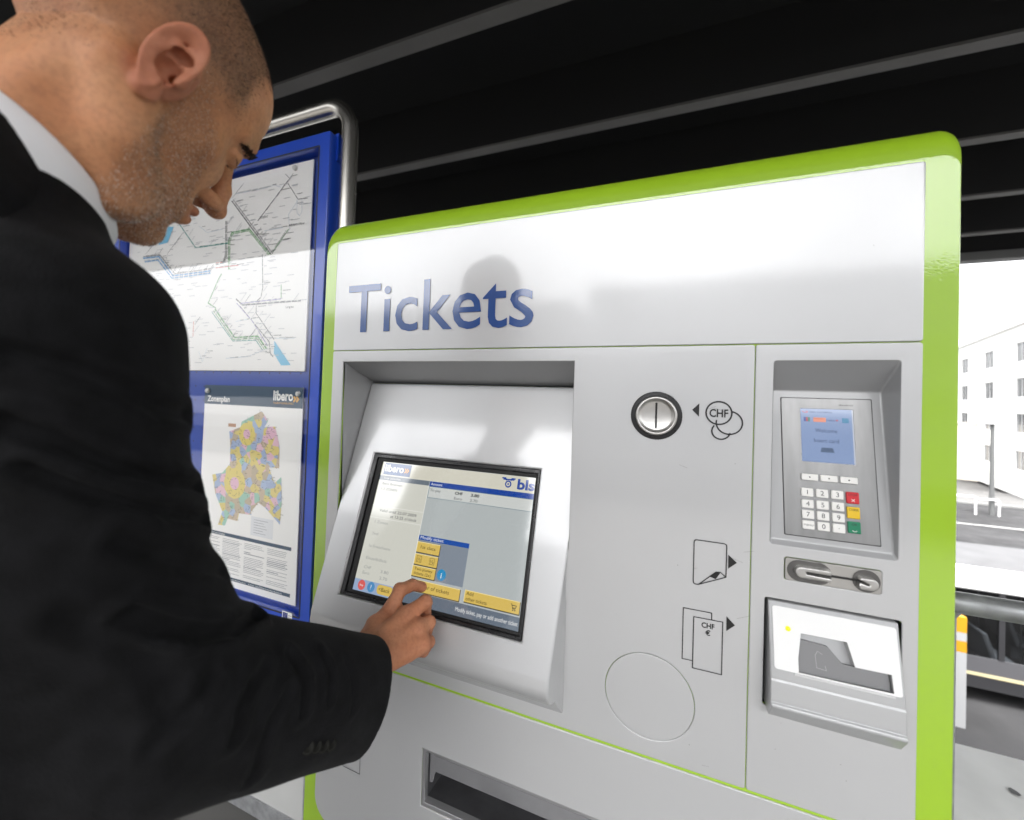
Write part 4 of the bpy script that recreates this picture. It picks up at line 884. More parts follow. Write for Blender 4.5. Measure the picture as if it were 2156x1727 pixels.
# the far side of the tracks, mirrored in the panels and the glass
facade('apartment_block', 'long grey apartment block across the tracks, mirrored in the machine panels', (-4., -27.), (1., 0.), 34., 12., ZS+.05, 9.5, mat('grey_render', (.30, .30, .31), rough=.9, var=.06, vscale=.3),
       [(7.0, 1.7), (4.0, 1.7), (1.0, 1.7), (-2.0, 1.7)], [(1.5+k*3.2, 1.8) for k in range(10)], False)
facade('office_block', 'pale office block across the tracks, mirrored in the board glass', (-32., -29.), (1., 0.), 26.5, 12., ZS+.05, 9.3, mat('pale_render', (.36, .355, .35), rough=.9, var=.06, vscale=.3),
       [(6.6, 1.7), (3.6, 1.7), (.6, 1.7), (-2.4, 1.7)], [(1.5+k*3.2, 1.8) for k in range(7)], False)
slab('track_bed', -60, 60, -9.5, -3.9, -1.3, -1.0, mat('ballast', (.07, .066, .062), rough=.95, var=.3, vscale=12., bump=1., bscale=25., bdetail=6.))
slab('opposite_platform', -30, 30, -15., -9.6, -1.2, 0, M_ASPH)
# ------------------------------------------------------------------ the person: smooth distance fields turned into meshes
f32 = np.float32
def smin(a, b, k):
    h = np.clip(.5+.5*(b-a)/k, 0, 1); return b+(a-b)*h-k*h*(1-h)
def smax(a, b, k): return -smin(-a, -b, k)
def ell(P, c, r, R=None):
    q = P-np.array(c, f32)
    if R is not None: q = q@np.array(R, f32)
    r = np.array(r, f32); k0 = np.sqrt(((q/r)**2).sum(1)); k1 = np.sqrt(((q/(r*r))**2).sum(1))
    return k0*(k0-1)/np.maximum(k1, 1e-6)
def cone(P, a, b, ra, rb):
    a = np.array(a, f32); b = np.array(b, f32); ba = b-a; q = P-a; h = np.clip(q@ba/max(1e-9, float(ba@ba)), 0, 1)
    return np.sqrt(((q-h[:, None]*ba)**2).sum(1))-(ra+(rb-ra)*h)
def chain(P, pts, rs, k=.004):
    d = None
    for i in range(len(pts)-1):
        e = cone(P, pts[i], pts[i+1], rs[i], rs[i+1]); d = e if d is None else smin(d, e, k)
    return d
def surface(fn, lo, hi, h):
    """naive surface nets of fn = 0 on a grid of step h, evaluated finely only near the surface"""
    lo = np.array(lo, float); n = (np.ceil((np.array(hi)-lo)/(4*h)).astype(int))*4+1
    ax = [lo[i]+h*np.arange(n[i]) for i in range(3)]; cx = [a[::4] for a in ax]
    G = np.stack(np.meshgrid(*cx, indexing='ij'), -1).reshape(-1, 3).astype(f32)
    c = fn(G).reshape([len(a) for a in cx])
    near = np.abs(c) < 4*h*1.35
    val = np.repeat(np.repeat(np.repeat(c, 4, 0), 4, 1), 4, 2)[:n[0], :n[1], :n[2]].astype(f32).copy()
    # a coarse sample speaks for the 4-cell block beginning at it: widen by one block
    w = near.copy()
    for a in range(3):
        w |= np.roll(w, 1, a) | np.roll(w, -1, a)
    nr = np.repeat(np.repeat(np.repeat(w, 4, 0), 4, 1), 4, 2)[:n[0], :n[1], :n[2]]
    idx = np.argwhere(nr)
    for s in range(0, len(idx), 400000):
        I = idx[s:s+400000]; P = np.stack([ax[k][I[:, k]] for k in range(3)], 1).astype(f32)
        val[I[:, 0], I[:, 1], I[:, 2]] = fn(P)
    neg = val < 0
    cs = [slice(0, -1), slice(1, None)]
    cnt = np.zeros([m-1 for m in n], np.int8)
    for i in (0, 1):
        for j in (0, 1):
            for k in (0, 1): cnt += neg[cs[i], cs[j], cs[k]]
    act = np.argwhere((cnt > 0) & (cnt < 8)); vid = -np.ones(cnt.shape, np.int64); vid[act[:, 0], act[:, 1], act[:, 2]] = np.arange(len(act))
    acc = np.zeros((len(act), 3)); num = np.zeros(len(act))
    C8 = [(i, j, k) for i in (0, 1) for j in (0, 1) for k in (0, 1)]
    V8 = {c: val[act[:, 0]+c[0], act[:, 1]+c[1], act[:, 2]+c[2]] for c in C8}
    for a in C8:
        for ax_ in range(3):
            if a[ax_] == 0:
                b = list(a); b[ax_] = 1; b = tuple(b); va, vb = V8[a], V8[b]; m = (va < 0) != (vb < 0)
                t = np.where(m, va/np.where(m, va-vb, 1), 0); p = np.tile(np.array(a, float), (len(act), 1)); p[:, ax_] += t
                acc += p*m[:, None]; num += m
    V = lo+h*(act+acc/num[:, None])
    F_ = []
    for ax_ in range(3):
        o1, o2 = [(1, 2), (2, 0), (0, 1)][ax_]
        sl0 = [slice(None)]*3; sl1 = [slice(None)]*3; sl0[ax_] = slice(0, -1); sl1[ax_] = slice(1, None)
        A = neg[tuple(sl0)]; B = neg[tuple(sl1)]; E = np.argwhere(A != B)
        ok = (E[:, o1] > 0) & (E[:, o2] > 0) & (E[:, o1] < n[o1]-1) & (E[:, o2] < n[o2]-1); E = E[ok]
        flip = A[E[:, 0], E[:, 1], E[:, 2]]
        def vv(d1, d2):
            q = E.copy(); q[:, o1] -= d1; q[:, o2] -= d2; return vid[q[:, 0], q[:, 1], q[:, 2]]
        q = np.stack([vv(1, 1), vv(0, 1), vv(0, 0), vv(1, 0)], 1)
        q = np.where(flip[:, None], q, q[:, ::-1]); F_.append(q)
    F_ = np.concatenate(F_)
    # pull the vertices onto the exact surface
    for it in range(2):
        P = V.astype(f32); d = fn(P); e = f32(h*.35); g = np.stack([fn(P+np.array(v, f32)*e)-d for v in ((1, 0, 0), (0, 1, 0), (0, 0, 1))], 1)/e
        g2 = (g*g).sum(1); V = V-np.clip(d/np.maximum(g2, .25), -h*.6, h*.6)[:, None]*g
    return V, F_
def mesh_np(name, V, F_, m, parent, attrs=None):
    me = bpy.data.meshes.new(name); me.vertices.add(len(V)); me.vertices.foreach_set('co', np.ascontiguousarray(V, dtype=f32).ravel())
    me.loops.add(F_.size); me.loops.foreach_set('vertex_index', F_.ravel().astype(np.int32)); me.polygons.add(len(F_))
    me.polygons.foreach_set('loop_start', np.arange(0, F_.size, 4, dtype=np.int32)); me.update(calc_edges=True)
    me.polygons.foreach_set('use_smooth', np.ones(len(F_), bool)); me.materials.append(m)
    for k, a in (attrs or {}).items():
        at_ = me.attributes.new(k, 'FLOAT', 'POINT'); at_.data.foreach_set('value', a.astype(f32))
    me.update(); me.validate()
    return put(bpy.data.objects.new(name, me), parent)
def nz(P, s, seed=0):
    """cheap smooth noise in -1..1"""
    r = np.random.RandomState(seed); o = np.zeros(len(P), f32)
    for k in range(5):
        d = r.normal(size=3).astype(f32); d /= np.linalg.norm(d); o += np.sin(P@(d*s*(.6+.3*k)).astype(f32)+r.uniform(0, 6.28)).astype(f32)
    return o/5*1.6

PS = thing('person', 'man in black suit jacket and white shirt touching the ticket screen', 'person', (-.58, -.46, 0))
# ---- head, in its own frame: x to his right, y forward, z up, origin between the ear canals
HM = np.array([[.966, -.1633, .2004], [.0627, .9000, .4313], [-.2508, -.4040, .8797]])
HO = np.array([-.4313, -.4211, 1.7691])
# orthonormalise
u_, s_, vt_ = np.linalg.svd(HM); HM = u_@vt_
NECK = np.array([-.483, -.462, 1.645])                       # root of the neck, world
nk = (NECK-HO)@HM
def rot(ax, deg):
    a = math.radians(deg); c, s = math.cos(a), math.sin(a)
    return np.array({'x': [[1, 0, 0], [0, c, -s], [0, s, c]], 'y': [[c, 0, s], [0, 1, 0], [-s, 0, c]], 'z': [[c, -s, 0], [s, c, 0], [0, 0, 1]]}[ax])
EAR_C = np.array([.0795, -.0060, .0010])
EAR_R = rot('z', -22)@rot('x', -2)@rot('y', 8)      # ear frame: x out of the head, y forward, z up the ear
def ear(P):
    q = (P-EAR_C.astype(f32))@EAR_R.astype(f32); x, y, z = q[:, 0], q[:, 1], q[:, 2]
    # outline: an egg, broad above, narrow below
    w = .0142+.0030*np.clip(z/.033, -1, 1)-.003*np.clip((-z-.012)/.02, 0, 1); hgt = .0330
    rr = np.sqrt((y/w)**2+(z/hgt)**2); dout = (rr-1)*np.minimum(w, hgt)*.95
    bowl = .0062*np.clip(rr, 0, 1.2)**2                       # dish: the rim stands out from the head
    plate_ = smax(np.abs(x-bowl+.0022)-.0022, dout+.001, .003)
    ang = np.arctan2(z/hgt, y/w)
    rimr = .0034*(1-.35*np.clip((-z-.008)/.02, 0, 1))
    hel = np.sqrt((dout+.0028)**2+(x-bowl-.0030)**2)-rimr
    # the helix is open at the front lower part
    gate = np.clip((.25-np.abs(ang+.62))/.25, 0, 1)*.006; hel = hel+gate
    lobe = ell(q, (.0025, .0030, -.0285), (.0042, .0085, .0085))
    anti = chain(q, [(.0050, .006, .0165), (.0062, -.003, .0120), (.0068, -.0085, .0010), (.0060, -.0070, -.0120), (.0052, .0005, -.0165)], [.0020, .0026, .0030, .0028, .0022])
    trag = ell(q, (.0058, .0130, -.0060), (.0034, .0042, .0068)); atr = ell(q, (.0056, .0000, -.0165), (.003, .0045, .004))
    crus = chain(q, [(.0055, .0150, .0060), (.0040, .0060, .0030), (.002, .0000, .0015)], [.0022, .0020, .0015])
    d = smin(plate_, hel, .003); d = smin(d, lobe, .005); d = smin(d, anti, .004); d = smin(d, trag, .004); d = smin(d, atr, .003); d = smin(d, crus, .003)
    root = ell(q, (-.008, .006, -.002), (.011, .013, .026)); d = smin(d, root, .006)
    con = ell(q, (.0030, .0035, -.0065), (.0075, .0082, .0105)); d = smax(d, -con, .0022)
    cym = ell(q, (.0040, .0030, .0090), (.0060, .0090, .0050)); d = smax(d, -cym, .0022)
    can = ell(q, (-.004, .0085, -.0060), (.012, .0030, .0040)); d = smax(d, -can, .0015)
    return d
def head(P):
    A = P.copy(); A[:, 0] = np.abs(A[:, 0])
    d = ell(P, (0, -.013, .054), (.0745, .096, .085))
    d = smin(d, ell(P, (0, .040, .063), (.0590, .0615, .058)), .03)
    d = smin(d, ell(P, (0, .026, .005), (.0640, .057, .070)), .03)
    d = smin(d, ell(P, (0, .042, -.045), (.0500, .046, .056)), .025)
    d = smin(d, ell(P, (0, .036, -.076), (.0480, .052, .034)), .025)               # under the jaw
    d = smin(d, ell(A, (.047, .046, -.006), (.0165, .022, .016)), .016)           # cheek bone
    d = smin(d, chain(A, [(.0585, .004, -.030), (.0570, .014, -.062), (.041, .050, -.082), (.012, .082, -.094)], [.013, .0135, .0135, .0135]), .016)   # jaw
    d = smin(d, ell(P, (0, .0860, -.0905), (.0200, .0155, .0140)), .012)        # chin
    d = smin(d, ell(A, (.0190, .0690, -.0120), (.0230, .0260, .0300)), .014)        # beside the nose
    d = smin(d, ell(P, (0, .0770, -.0520), (.0285, .0270, .0260)), .014)         # round the mouth
    d = smin(d, chain(A, [(.000, .0910, .044), (.020, .0925, .046), (.0475, .0700, .036)], [.0095, .0100, .0075]), .012)  # brow
    d = smax(d, -ell(A, (.0345, .1020, .0185), (.0165, .0180, .0125)), .010)     # eye socket
    eye = ell(A, (.0335, .0790, .0180), (.0140, .0128, .0115)); d = smin(d, eye, .003)
    d = smax(d, -chain(A, [(.0225, .0915, .0225), (.0340, .0925, .0255), (.0465, .0800, .0215)], [.0012, .0016, .0012]), .0015)   # fold of the upper lid
    lid = chain(A, [(.0225, .0875, .0150), (.0340, .0895, .0128), (.0460, .0785, .0150)], [.0024, .0030, .0022]); d = smin(d, lid, .002)
    d = smin(d, chain(P, [(0, .0940, .034), (0, .1015, .022), (0, .1150, .000), (0, .1195, -.0180)], [.0085, .0075, .0084, .0102]), .007)  # nose
    d = smin(d, ell(P, (0, .1230, -.0215), (.0105, .0100, .0092)), .004)
    d = smin(d, ell(A, (.0125, .1065, -.0225), (.0074, .0120, .0088)), .008)
    d = smax(d, -ell(A, (.0078, .1110, -.0310), (.0042, .0088, .0072), rot('z', -12)), .0016)
    d = smin(d, chain(A, [(0, .1065, -.0430), (.0090, .1045, -.0440), (.0240, .0930, -.0500)], [.0046, .0048, .0022]), .004)   # upper lip
    d = smin(d, chain(A, [(0, .1040, -.0570), (.0100, .1015, -.0570), (.0230, .0920, -.0525)], [.0060, .0056, .0022]), .004)   # lower lip
    d = smax(d, -chain(A, [(0, .1095, -.0500), (.0110, .1065, -.0500), (.0270, .0930, -.0515)], [.0017, .0016, .0013]), .0018)
    d = smax(d, -ell(A, (.021, .100, -.034), (.003, .010, .012), rot('y', 25)), .010)         # fold beside the nose
    # neck
    n1 = np.array(nk)
    d = smin(d, cone(P, (0, -.020, -.010), tuple(n1), .050, .057), .020)
    d = smin(d, chain(A, [(.060, -.018, -.022), tuple(n1*np.array([0, 1, 1])*.62+np.array([.050, .030, -.012]))], [.014, .015]), .02)
    d = smin(d, cone(P, (0, -.038, .012), tuple(n1+np.array([0, -.010, 0])), .036, .042), .025)
    d = smax(d, -(P[:, 1]+.039)-1.3*np.maximum(P[:, 2]+.006, 0), .014)            # hollow of the nape
    d = smin(d, ear(A), .0035)
    return d
def head_fn(W): return head(((W-HO.astype(f32))@HM.astype(f32)).astype(f32))
lim = np.array([[-.125, -.175, -.20], [.125, .155, .15]])
V1, F1 = surface(lambda q: head(q), lim[0], lim[1], .0016)
Q = V1.astype(f32); x, y, z = np.abs(Q[:, 0]), Q[:, 1], Q[:, 2]
sst = lambda a, b, t: (lambda u: u*u*(3-2*u))(np.clip((t-a)/(b-a), 0, 1))
wob = nz(Q, 140., 3)*.004
# hair cap, ending in a receding line at the temples, and fading out on the nape
eq = (Q-EAR_C)@EAR_R
eard = np.sqrt((eq[:, 1]/.0205)**2+(eq[:, 2]/.0345)**2); isear = sst(1.16, 1.0, eard)*sst(.070, .078, np.abs(Q[:, 0]))
low = np.interp(y, [-.10, -.05, -.02, .0, .03], [-.055, -.050, -.010, .026, .030])
hair = sst(-.022, .020, z-low+wob) * sst(.012, -.012, y-(.048+1.1*np.clip(z-.085, 0, .05))+wob)
side = sst(.012, .018, y+wob)*sst(.044, .034, y+wob)*sst(.055, .035, z)
hair = np.clip(hair, 0, 1)*(1-isear)*(.35+.65*sst(-.01, .050, z+.6*np.clip(y, -.05, .05)))
jaw = sst(.008, -.010, y-(.040+(.012-z)*.85)+wob) * sst(.008, .020, y+.30*np.clip(z+.070, -1, 0)+wob*.5) * sst(.042, .015, z) * sst(-.150, -.112, z+wob)
mou = np.exp(-(((x)/.026)**2+((z+.050)/.012)**2)**2)*sst(.085, .092, y)
beard = np.clip(jaw-mou*1.2, 0, 1)*(1-isear)
mst = sst(.028, .020, x)*np.exp(-((z+.0345)/.0065)**2)*sst(.085, .093, y); beard = np.maximum(beard, mst*.95)
pits = np.exp(-(((Q-EAR_C)@EAR_R)[:, 1]-.006)**2/.006**2)
red = np.clip(isear*.9+mou*.9+np.exp(-((x)**2+(y-.115)**2+(z+.018)**2)/.018**2)*.5, 0, 1)
attrs = {'hair': hair, 'beard': beard, 'red': red}
VW = V1@HM.T+HO
# ---- hand and wrist
IT = at(896, 1233, .632); 
def H(x, y, z): return tuple(at(x, y, z))
WR = np.array(H(752, 1404, .492)); 
hand_j = dict(
 index=[H(815, 1296, .580), H(842, 1243, .598), H(868, 1232, .618), H(889, 1236, .634)],
 middle=[H(853, 1297, .570), H(895, 1268, .592), H(896, 1292, .612), H(876, 1318, .612)],
 ring=[H(876, 1322, .560), H(902, 1312, .580), H(897, 1338, .596), H(872, 1350, .594)],
 little=[H(886, 1357, .548), H(902, 1352, .566), H(892, 1372, .578), H(870, 1376, .574)],
 thumb=[H(778, 1350, .535), H(788, 1318, .560), H(812, 1310, .590), H(842, 1322, .602)])
FR = dict(index=[.0122, .0101, .0089, .0077], middle=[.0122, .0102, .0088, .0078], ring=[.0116, .0096, .0084, .0074], little=[.0106, .0086, .0074, .0066], thumb=[.0150, .0125, .0105, .0085])
def hand(P):
    J = {k: [np.array(p) for p in v] for k, v in hand_j.items()}
    d = None
    palm = [J['index'][0], J['middle'][0], J['ring'][0], J['little'][0]]
    for k, (p, rp, rw) in enumerate(zip(palm, (.0125, .0125, .012, .0115), (.0190, .0195, .0195, .0185))):
        w = WR+(p-WR)*.16+(p-palm[1])*.10
        e = cone(P, tuple(w), tuple(p), rw, rp); d = e if d is None else smin(d, e, .007)
    # soft tissue between knuckles, on the palm side
    inw = fw*.010
    d = smin(d, cone(P, tuple((palm[0]+palm[1])/2+inw), tuple((palm[2]+palm[3])/2+inw), .011, .011), .010)
    d = smin(d, cone(P, tuple(WR+(palm[3]-WR)*.25), tuple(palm[3]+inw*.3), .0185, .0115), .010)
    for k, pts in J.items():
        d = smin(d, chain(P, [tuple(p) for p in pts], FR[k], .0022), .0045 if k != 'thumb' else .012)
    for k in ('index', 'middle', 'ring', 'little'):                              # knuckles and finger joints
        d = smin(d, ell(P, tuple(J[k][0]-fw*.0035), (.0085,)*3), .006); d = smin(d, ell(P, tuple(J[k][1]), (FR[k][1]*1.06,)*3), .003)
    for k, dx in (('index', 0), ('middle', 0), ('ring', 0), ('little', 0)):      # tendons on the back of the hand
        a = J[k][0]-fw*.0085; b = WR+(J[k][0]-WR)*.35-fw*.014
        d = smin(d, cone(P, tuple(a), tuple(b), .0035, .0030), .007)
    d = smin(d, cone(P, tuple(WR-(J['middle'][0]-WR)*.75), tuple(WR+(J['middle'][0]-WR)*.05), .0265, .0250), .014)
    d = smin(d, cone(P, tuple(WR-(J['middle'][0]-WR)*.75+up*-.012), tuple(WR+(J['middle'][0]-WR)*.0+up*-.010), .0225, .0205), .014)
    for k in ('index', 'middle', 'ring', 'little'):                              # creases over the joints
        for j in (1, 2):
            a, b, c = J[k][j-1], J[k][j], J[k][j+1]; t = (c-a)/np.linalg.norm(c-a); q = (P-b.astype(f32))@t.astype(f32); rr = np.linalg.norm(P-b.astype(f32), axis=1)
            d = d+.00045*np.exp(-(rr/.011)**2)*np.sin(q*2600)
    d = d+nz(P, 420., 5)*.00025+nz(P, 190., 6)*.0004
    return d
allp = np.array([p for v in hand_j.values() for p in v]+[WR-(np.array(hand_j['middle'][0])-WR)*.9])
V2, F2 = surface(hand, allp.min(0)-.034, allp.max(0)+.034, .0014)
ELB = np.array([-.362, -.392, 1.242]); SHO = np.array([-.395, -.462, 1.530])
# ---- the rest of the body inside the clothes
def trunk(P):
    d = chain(P, [tuple(NECK+np.array([.01, .0, .01])), (-.53, -.47, 1.48), (-.54, -.47, 1.15), (-.54, -.47, .98)], [.058, .105, .105, .115], .05)
    for s in (1,):
        d = smin(d, chain(P, [tuple(SHO+[0, 0, -.02]), tuple(ELB), tuple(WR+(ELB-WR)*.08)], [.05, .038, .026], .01), .03)
    d = smin(d, chain(P, [(-.70, -.47, 1.53), (-.75, -.47, 1.25), (-.73, -.38, 1.00)], [.05, .038, .03], .01), .03)
    for s in (-1, 1): d = smin(d, chain(P, [(-.54+s*.09, -.47, .95), (-.54+s*.10, -.45, .50), (-.54+s*.10, -.48, .07)], [.08, .052, .036], .01), .02)
    return d
V3, F3 = surface(trunk, (-.90, -.66, .03), (-.28, -.14, 1.74), .010)
VB = np.concatenate([VW, V2, V3]); FB = np.concatenate([F1, F2+len(VW), F3+len(VW)+len(V2)])
ha = 1-np.clip(np.linalg.norm(V2-WR, axis=1)/.05, 0, 1)*0
zer = np.zeros(len(V2)+len(V3)); 
knuck = np.zeros(len(V2))
for k in ('index', 'middle', 'ring', 'little'):
    for j, s in ((0, .012), (1, .009), (2, .008)): knuck = np.maximum(knuck, np.exp(-((V2-np.array(hand_j[k][j]))**2).sum(1)/s**2))
attrs = {'hair': np.concatenate([attrs['hair'], zer]), 'beard': np.concatenate([attrs['beard'], zer]), 'red': np.concatenate([attrs['red'], .50+.45*knuck, np.zeros(len(V3))])}

def skin_mat():
    m = bpy.data.materials.new('skin'); m.use_nodes = True; nt = m.node_tree; b = nt.nodes['Principled BSDF']; L = nt.links.new
    geo = nt.nodes.new('ShaderNodeNewGeometry')
    def nse(s, d=3.):
        n = nt.nodes.new('ShaderNodeTexNoise'); n.inputs['Scale'].default_value = s; n.inputs['Detail'].default_value = d; L(geo.outputs['Position'], n.inputs['Vector']); return n.outputs[0]
    def mixc(f, a, c):
        n = nt.nodes.new('ShaderNodeMix'); n.data_type = 'RGBA'
        L(f, n.inputs[0]) if not isinstance(f, float) else n.inputs[0].__setattr__('default_value', f)
        for i, v in ((6, a), (7, c)):
            if isinstance(v, tuple): n.inputs[i].default_value = v
            else: L(v, n.inputs[i])
        return n.outputs[2]
    def attr(n): a = nt.nodes.new('ShaderNodeAttribute'); a.attribute_name = n; return a.outputs['Fac']
    def mth(op, a, c, clamp=False):
        n = nt.nodes.new('ShaderNodeMath'); n.operation = op; n.use_clamp = clamp
        for i, v in ((0, a), (1, c)):
            if isinstance(v, (int, float)): n.inputs[i].default_value = v
            else: L(v, n.inputs[i])
        return n.outputs[0]
    def rng_(v, a, c, d, e):
        n = nt.nodes.new('ShaderNodeMapRange'); L(v, n.inputs[0])
        for i, q in zip((1, 2, 3, 4), (a, c, d, e)): n.inputs[i].default_value = q
        return n.outputs[0]
    base = mixc(rng_(nse(28.), .35, .65, 0, 1), (.59, .292, .150, 1), (.53, .232, .108, 1))
    base = mixc(mth('MULTIPLY', rng_(nse(230., 4.), .42, .72, 0, 1), .35), base, (.27, .110, .060, 1))
    base = mixc(mth('MULTIPLY', attr('red'), .62), base, (.40, .125, .085, 1))
    sp = rng_(nse(1500., 1.), .42, .66, 0, 1)
    hairm = mth('MULTIPLY', attr('hair'), rng_(sp, 0, 1, .50, .93))
    base = mixc(hairm, base, (.040, .029, .022, 1))
    bm_ = mth('MULTIPLY', attr('beard'), rng_(sp, 0, 1, .08, .52))
    base = mixc(bm_, base, (.11, .080, .060, 1))
    L(base, b.inputs['Base Color']); b.inputs['Roughness'].default_value = .58; b.inputs['Specular IOR Level'].default_value = .3
    b.inputs['Subsurface Weight'].default_value = .12; b.inputs['Subsurface Radius'].default_value = (1., .35, .2); b.inputs['Subsurface Scale'].default_value = .004
    bp = nt.nodes.new('ShaderNodeBump'); bp.inputs['Strength'].default_value = .35; bp.inputs['Distance'].default_value = .0012
    hgt = mth('ADD', mth('MULTIPLY', nse(900., 3.), .35), mth('MULTIPLY', nse(170., 4.), .9)); L(hgt, bp.inputs['Height']); L(bp.outputs[0], b.inputs['Normal'])
    return m
M_SKIN = skin_mat()
mesh_np('body', VB, FB, M_SKIN, PS, attrs)

# short hairs: thin blades standing on the scalp and the jaw
def blades(name, mask, n, l0, l1, w, m, seed, lift=.5, flow=(0, .3, -.6)):
    r = np.random.RandomState(seed); ctr = V1[F1].mean(1); pm = mask[F1].mean(1)
    e1 = V1[F1[:, 1]]-V1[F1[:, 0]]; e2 = V1[F1[:, 3]]-V1[F1[:, 0]]; nrm = np.cross(e1, e2); ar = np.linalg.norm(nrm, axis=1); nrm /= np.maximum(ar, 1e-12)[:, None]
    pw = pm**1.5*ar*(V1[F1[:, 0], 0] > -.03); pw /= pw.sum()
    i = r.choice(len(F1), n, p=pw); p = ctr[i]+e1[i]*(r.rand(n, 1)-.5)+e2[i]*(r.rand(n, 1)-.5); nn = nrm[i]
    fl = np.array(flow)+r.normal(0, .35, (n, 3)); t = fl-nn*(fl*nn).sum(1)[:, None]; t /= np.linalg.norm(t, axis=1)[:, None]
    d = nn*lift+t*(1-lift)+r.normal(0, .12, (n, 3)); d /= np.linalg.norm(d, axis=1)[:, None]
    s = np.cross(d, r.normal(size=(n, 3))); s /= np.linalg.norm(s, axis=1)[:, None]
    L_ = r.uniform(l0, l1, (n, 1)); a = p-nn*.0003; v = np.stack([a-s*w, a+s*w, a+d*L_], 1).reshape(-1, 3)@HM.T+HO
    return mesh(name, v, np.arange(3*n).reshape(-1, 3), m, PS)
M_HAIR = mat('hair_dark', (.030, .022, .017), rough=.5); M_BEARD = mat('beard_dark', (.085, .062, .046), rough=.5); M_GREYH = mat('beard_grey', (.80, .72, .64), rough=.5)
tag(blades('hair', hair, 20000, .0014, .0034, .00018, M_HAIR, 1, .55, (0, .3, -.9)), kind='stuff')
tag(blades('beard', beard, 7000, .0010, .0028, .00016, M_BEARD, 2, .5, (0, .2, -.9)), kind='stuff')
tag(blades('grey_beard', beard, 5500, .0010, .0030, .00018, M_GREYH, 3, .5, (0, .2, -.9)), kind='stuff')
def local(name, mb, m, smooth=True): 
    mb.v = [tuple(np.array(p)@HM.T+HO) for p in mb.v]; return mb.build(name, m, PS, smooth)
# eyebrows, lashes and eye
r_ = np.random.RandomState(7)
for s in (1, -1):
    mb = MB(); n_ = 360; t = r_.rand(n_)
    P_ = np.stack([s*(.012+.040*t), np.full(n_, .125), .0430-.0165*t**1.6+r_.normal(0, .0019, n_)], 1).astype(f32)
    for it in range(40): P_[:, 1] -= head(P_)*.8
    for k in range(n_):
        p = P_[k].astype(float); d = np.array([s*(.7+.2*r_.normal()), .10-.5*t[k], .30-.85*t[k]+.25*r_.normal()]); d /= np.linalg.norm(d); q = np.cross(d, [0, 1, 0]); q /= np.linalg.norm(q)
        L_ = r_.uniform(.004, .0075); mb.add([p-q*.00022, p+q*.00022, p+d*L_*.6+np.array([0, .0012, 0]), p+d*L_+np.array([0, .0006, 0])], [(0, 1, 2), (0, 2, 3)])
    local('eyebrow', mb, mat('brow_brown', (.045, .033, .025), rough=.6), False)
    mb = MB()
    for k in range(60):
        t = k/59; p = np.array([s*(.0225+.0235*t), .0905+.0025*math.sin(t*2.4)-.0105*t*t, .0140]); d = np.array([s*.25*t, .75, -.62+.1*r_.normal()]); d /= np.linalg.norm(d); q = np.array([1, 0, 0])
        mb.add([p-q*.0003, p+q*.0003, p+d*r_.uniform(.004, .007)], [(0, 1, 2)])
    local('eyelashes', mb, M_INK, False)
    mb = MB(); mb.tube([(s*(.0240+.0205*t), .0925+.0022*math.sin(t*2.4)-.0108*t*t, .0158+.0010*math.sin(t*3.1)) for t in np.linspace(0, 1, 9)], [.0004, .0011, .0016, .0018, .0018, .0017, .0014, .0010, .0004], 8)
    local('eye_slit', mb, mat('eye_dark', (.02, .014, .010), rough=.08, spec=.7))
# ------------------------------------------------------------------ clothes
M_SUIT = mat('suit_wool', (.0044, .0044, .0050), rough=.88, spec=.16, bump=.8, bscale=700., bdetail=4., var=.45, vscale=60.)
M_SUIT.node_tree.nodes['Principled BSDF'].inputs['Sheen Weight'].default_value = .02
M_SUIT.node_tree.nodes['Principled BSDF'].inputs['Sheen Roughness'].default_value = .4
M_SHIRT = mat('white_cotton', (.78, .78, .80), rough=.8, bump=.15, bscale=1800.)
CUF = at(770, 1462, .468)
fa = CUF-ELB; fa /= np.linalg.norm(fa); ua = ELB-SHO; ua /= np.linalg.norm(ua)
zz = np.array([0, 0, 1.]); vz = zz-fa*np.dot(zz, fa); vz /= np.linalg.norm(vz); vx = np.cross(fa, vz)
LSH = np.array([-.685, -.475, 1.550]); LEL = np.array([-.745, -.47, 1.25]); LWR = np.array([-.725, -.36, 1.02])
def sleeve(P, S, E, W, cut=True):
    d = chain(P, [tuple(S), tuple((S+E)/2+np.array([-.004, -.016, .0])), tuple(E)], [.076, .063, .066], .02)
    a = cone(P, tuple(E+vz*.004), tuple(W+vz*.030), .062, .032); b = cone(P, tuple(E-vz*.014), tuple(W-vz*.033), .056, .033); c = cone(P, tuple(E-vz*.006), tuple(W), .062, .040)
    f_ = smin(smin(a, b, .035), c, .03); 
    return smin(d, f_, .016)
def folds(P):
    n = nz(P, 26., 11); n2 = nz(P, 60., 12); o = .0010*n2+.0016*n
    for pts, dep, wid in CREASES:
        d = chain(P, pts, [0]*len(pts), .002); o = o-dep*np.exp(-(d/wid)**2)+.55*dep*np.exp(-((d-1.9*wid)/wid)**2)
    return o
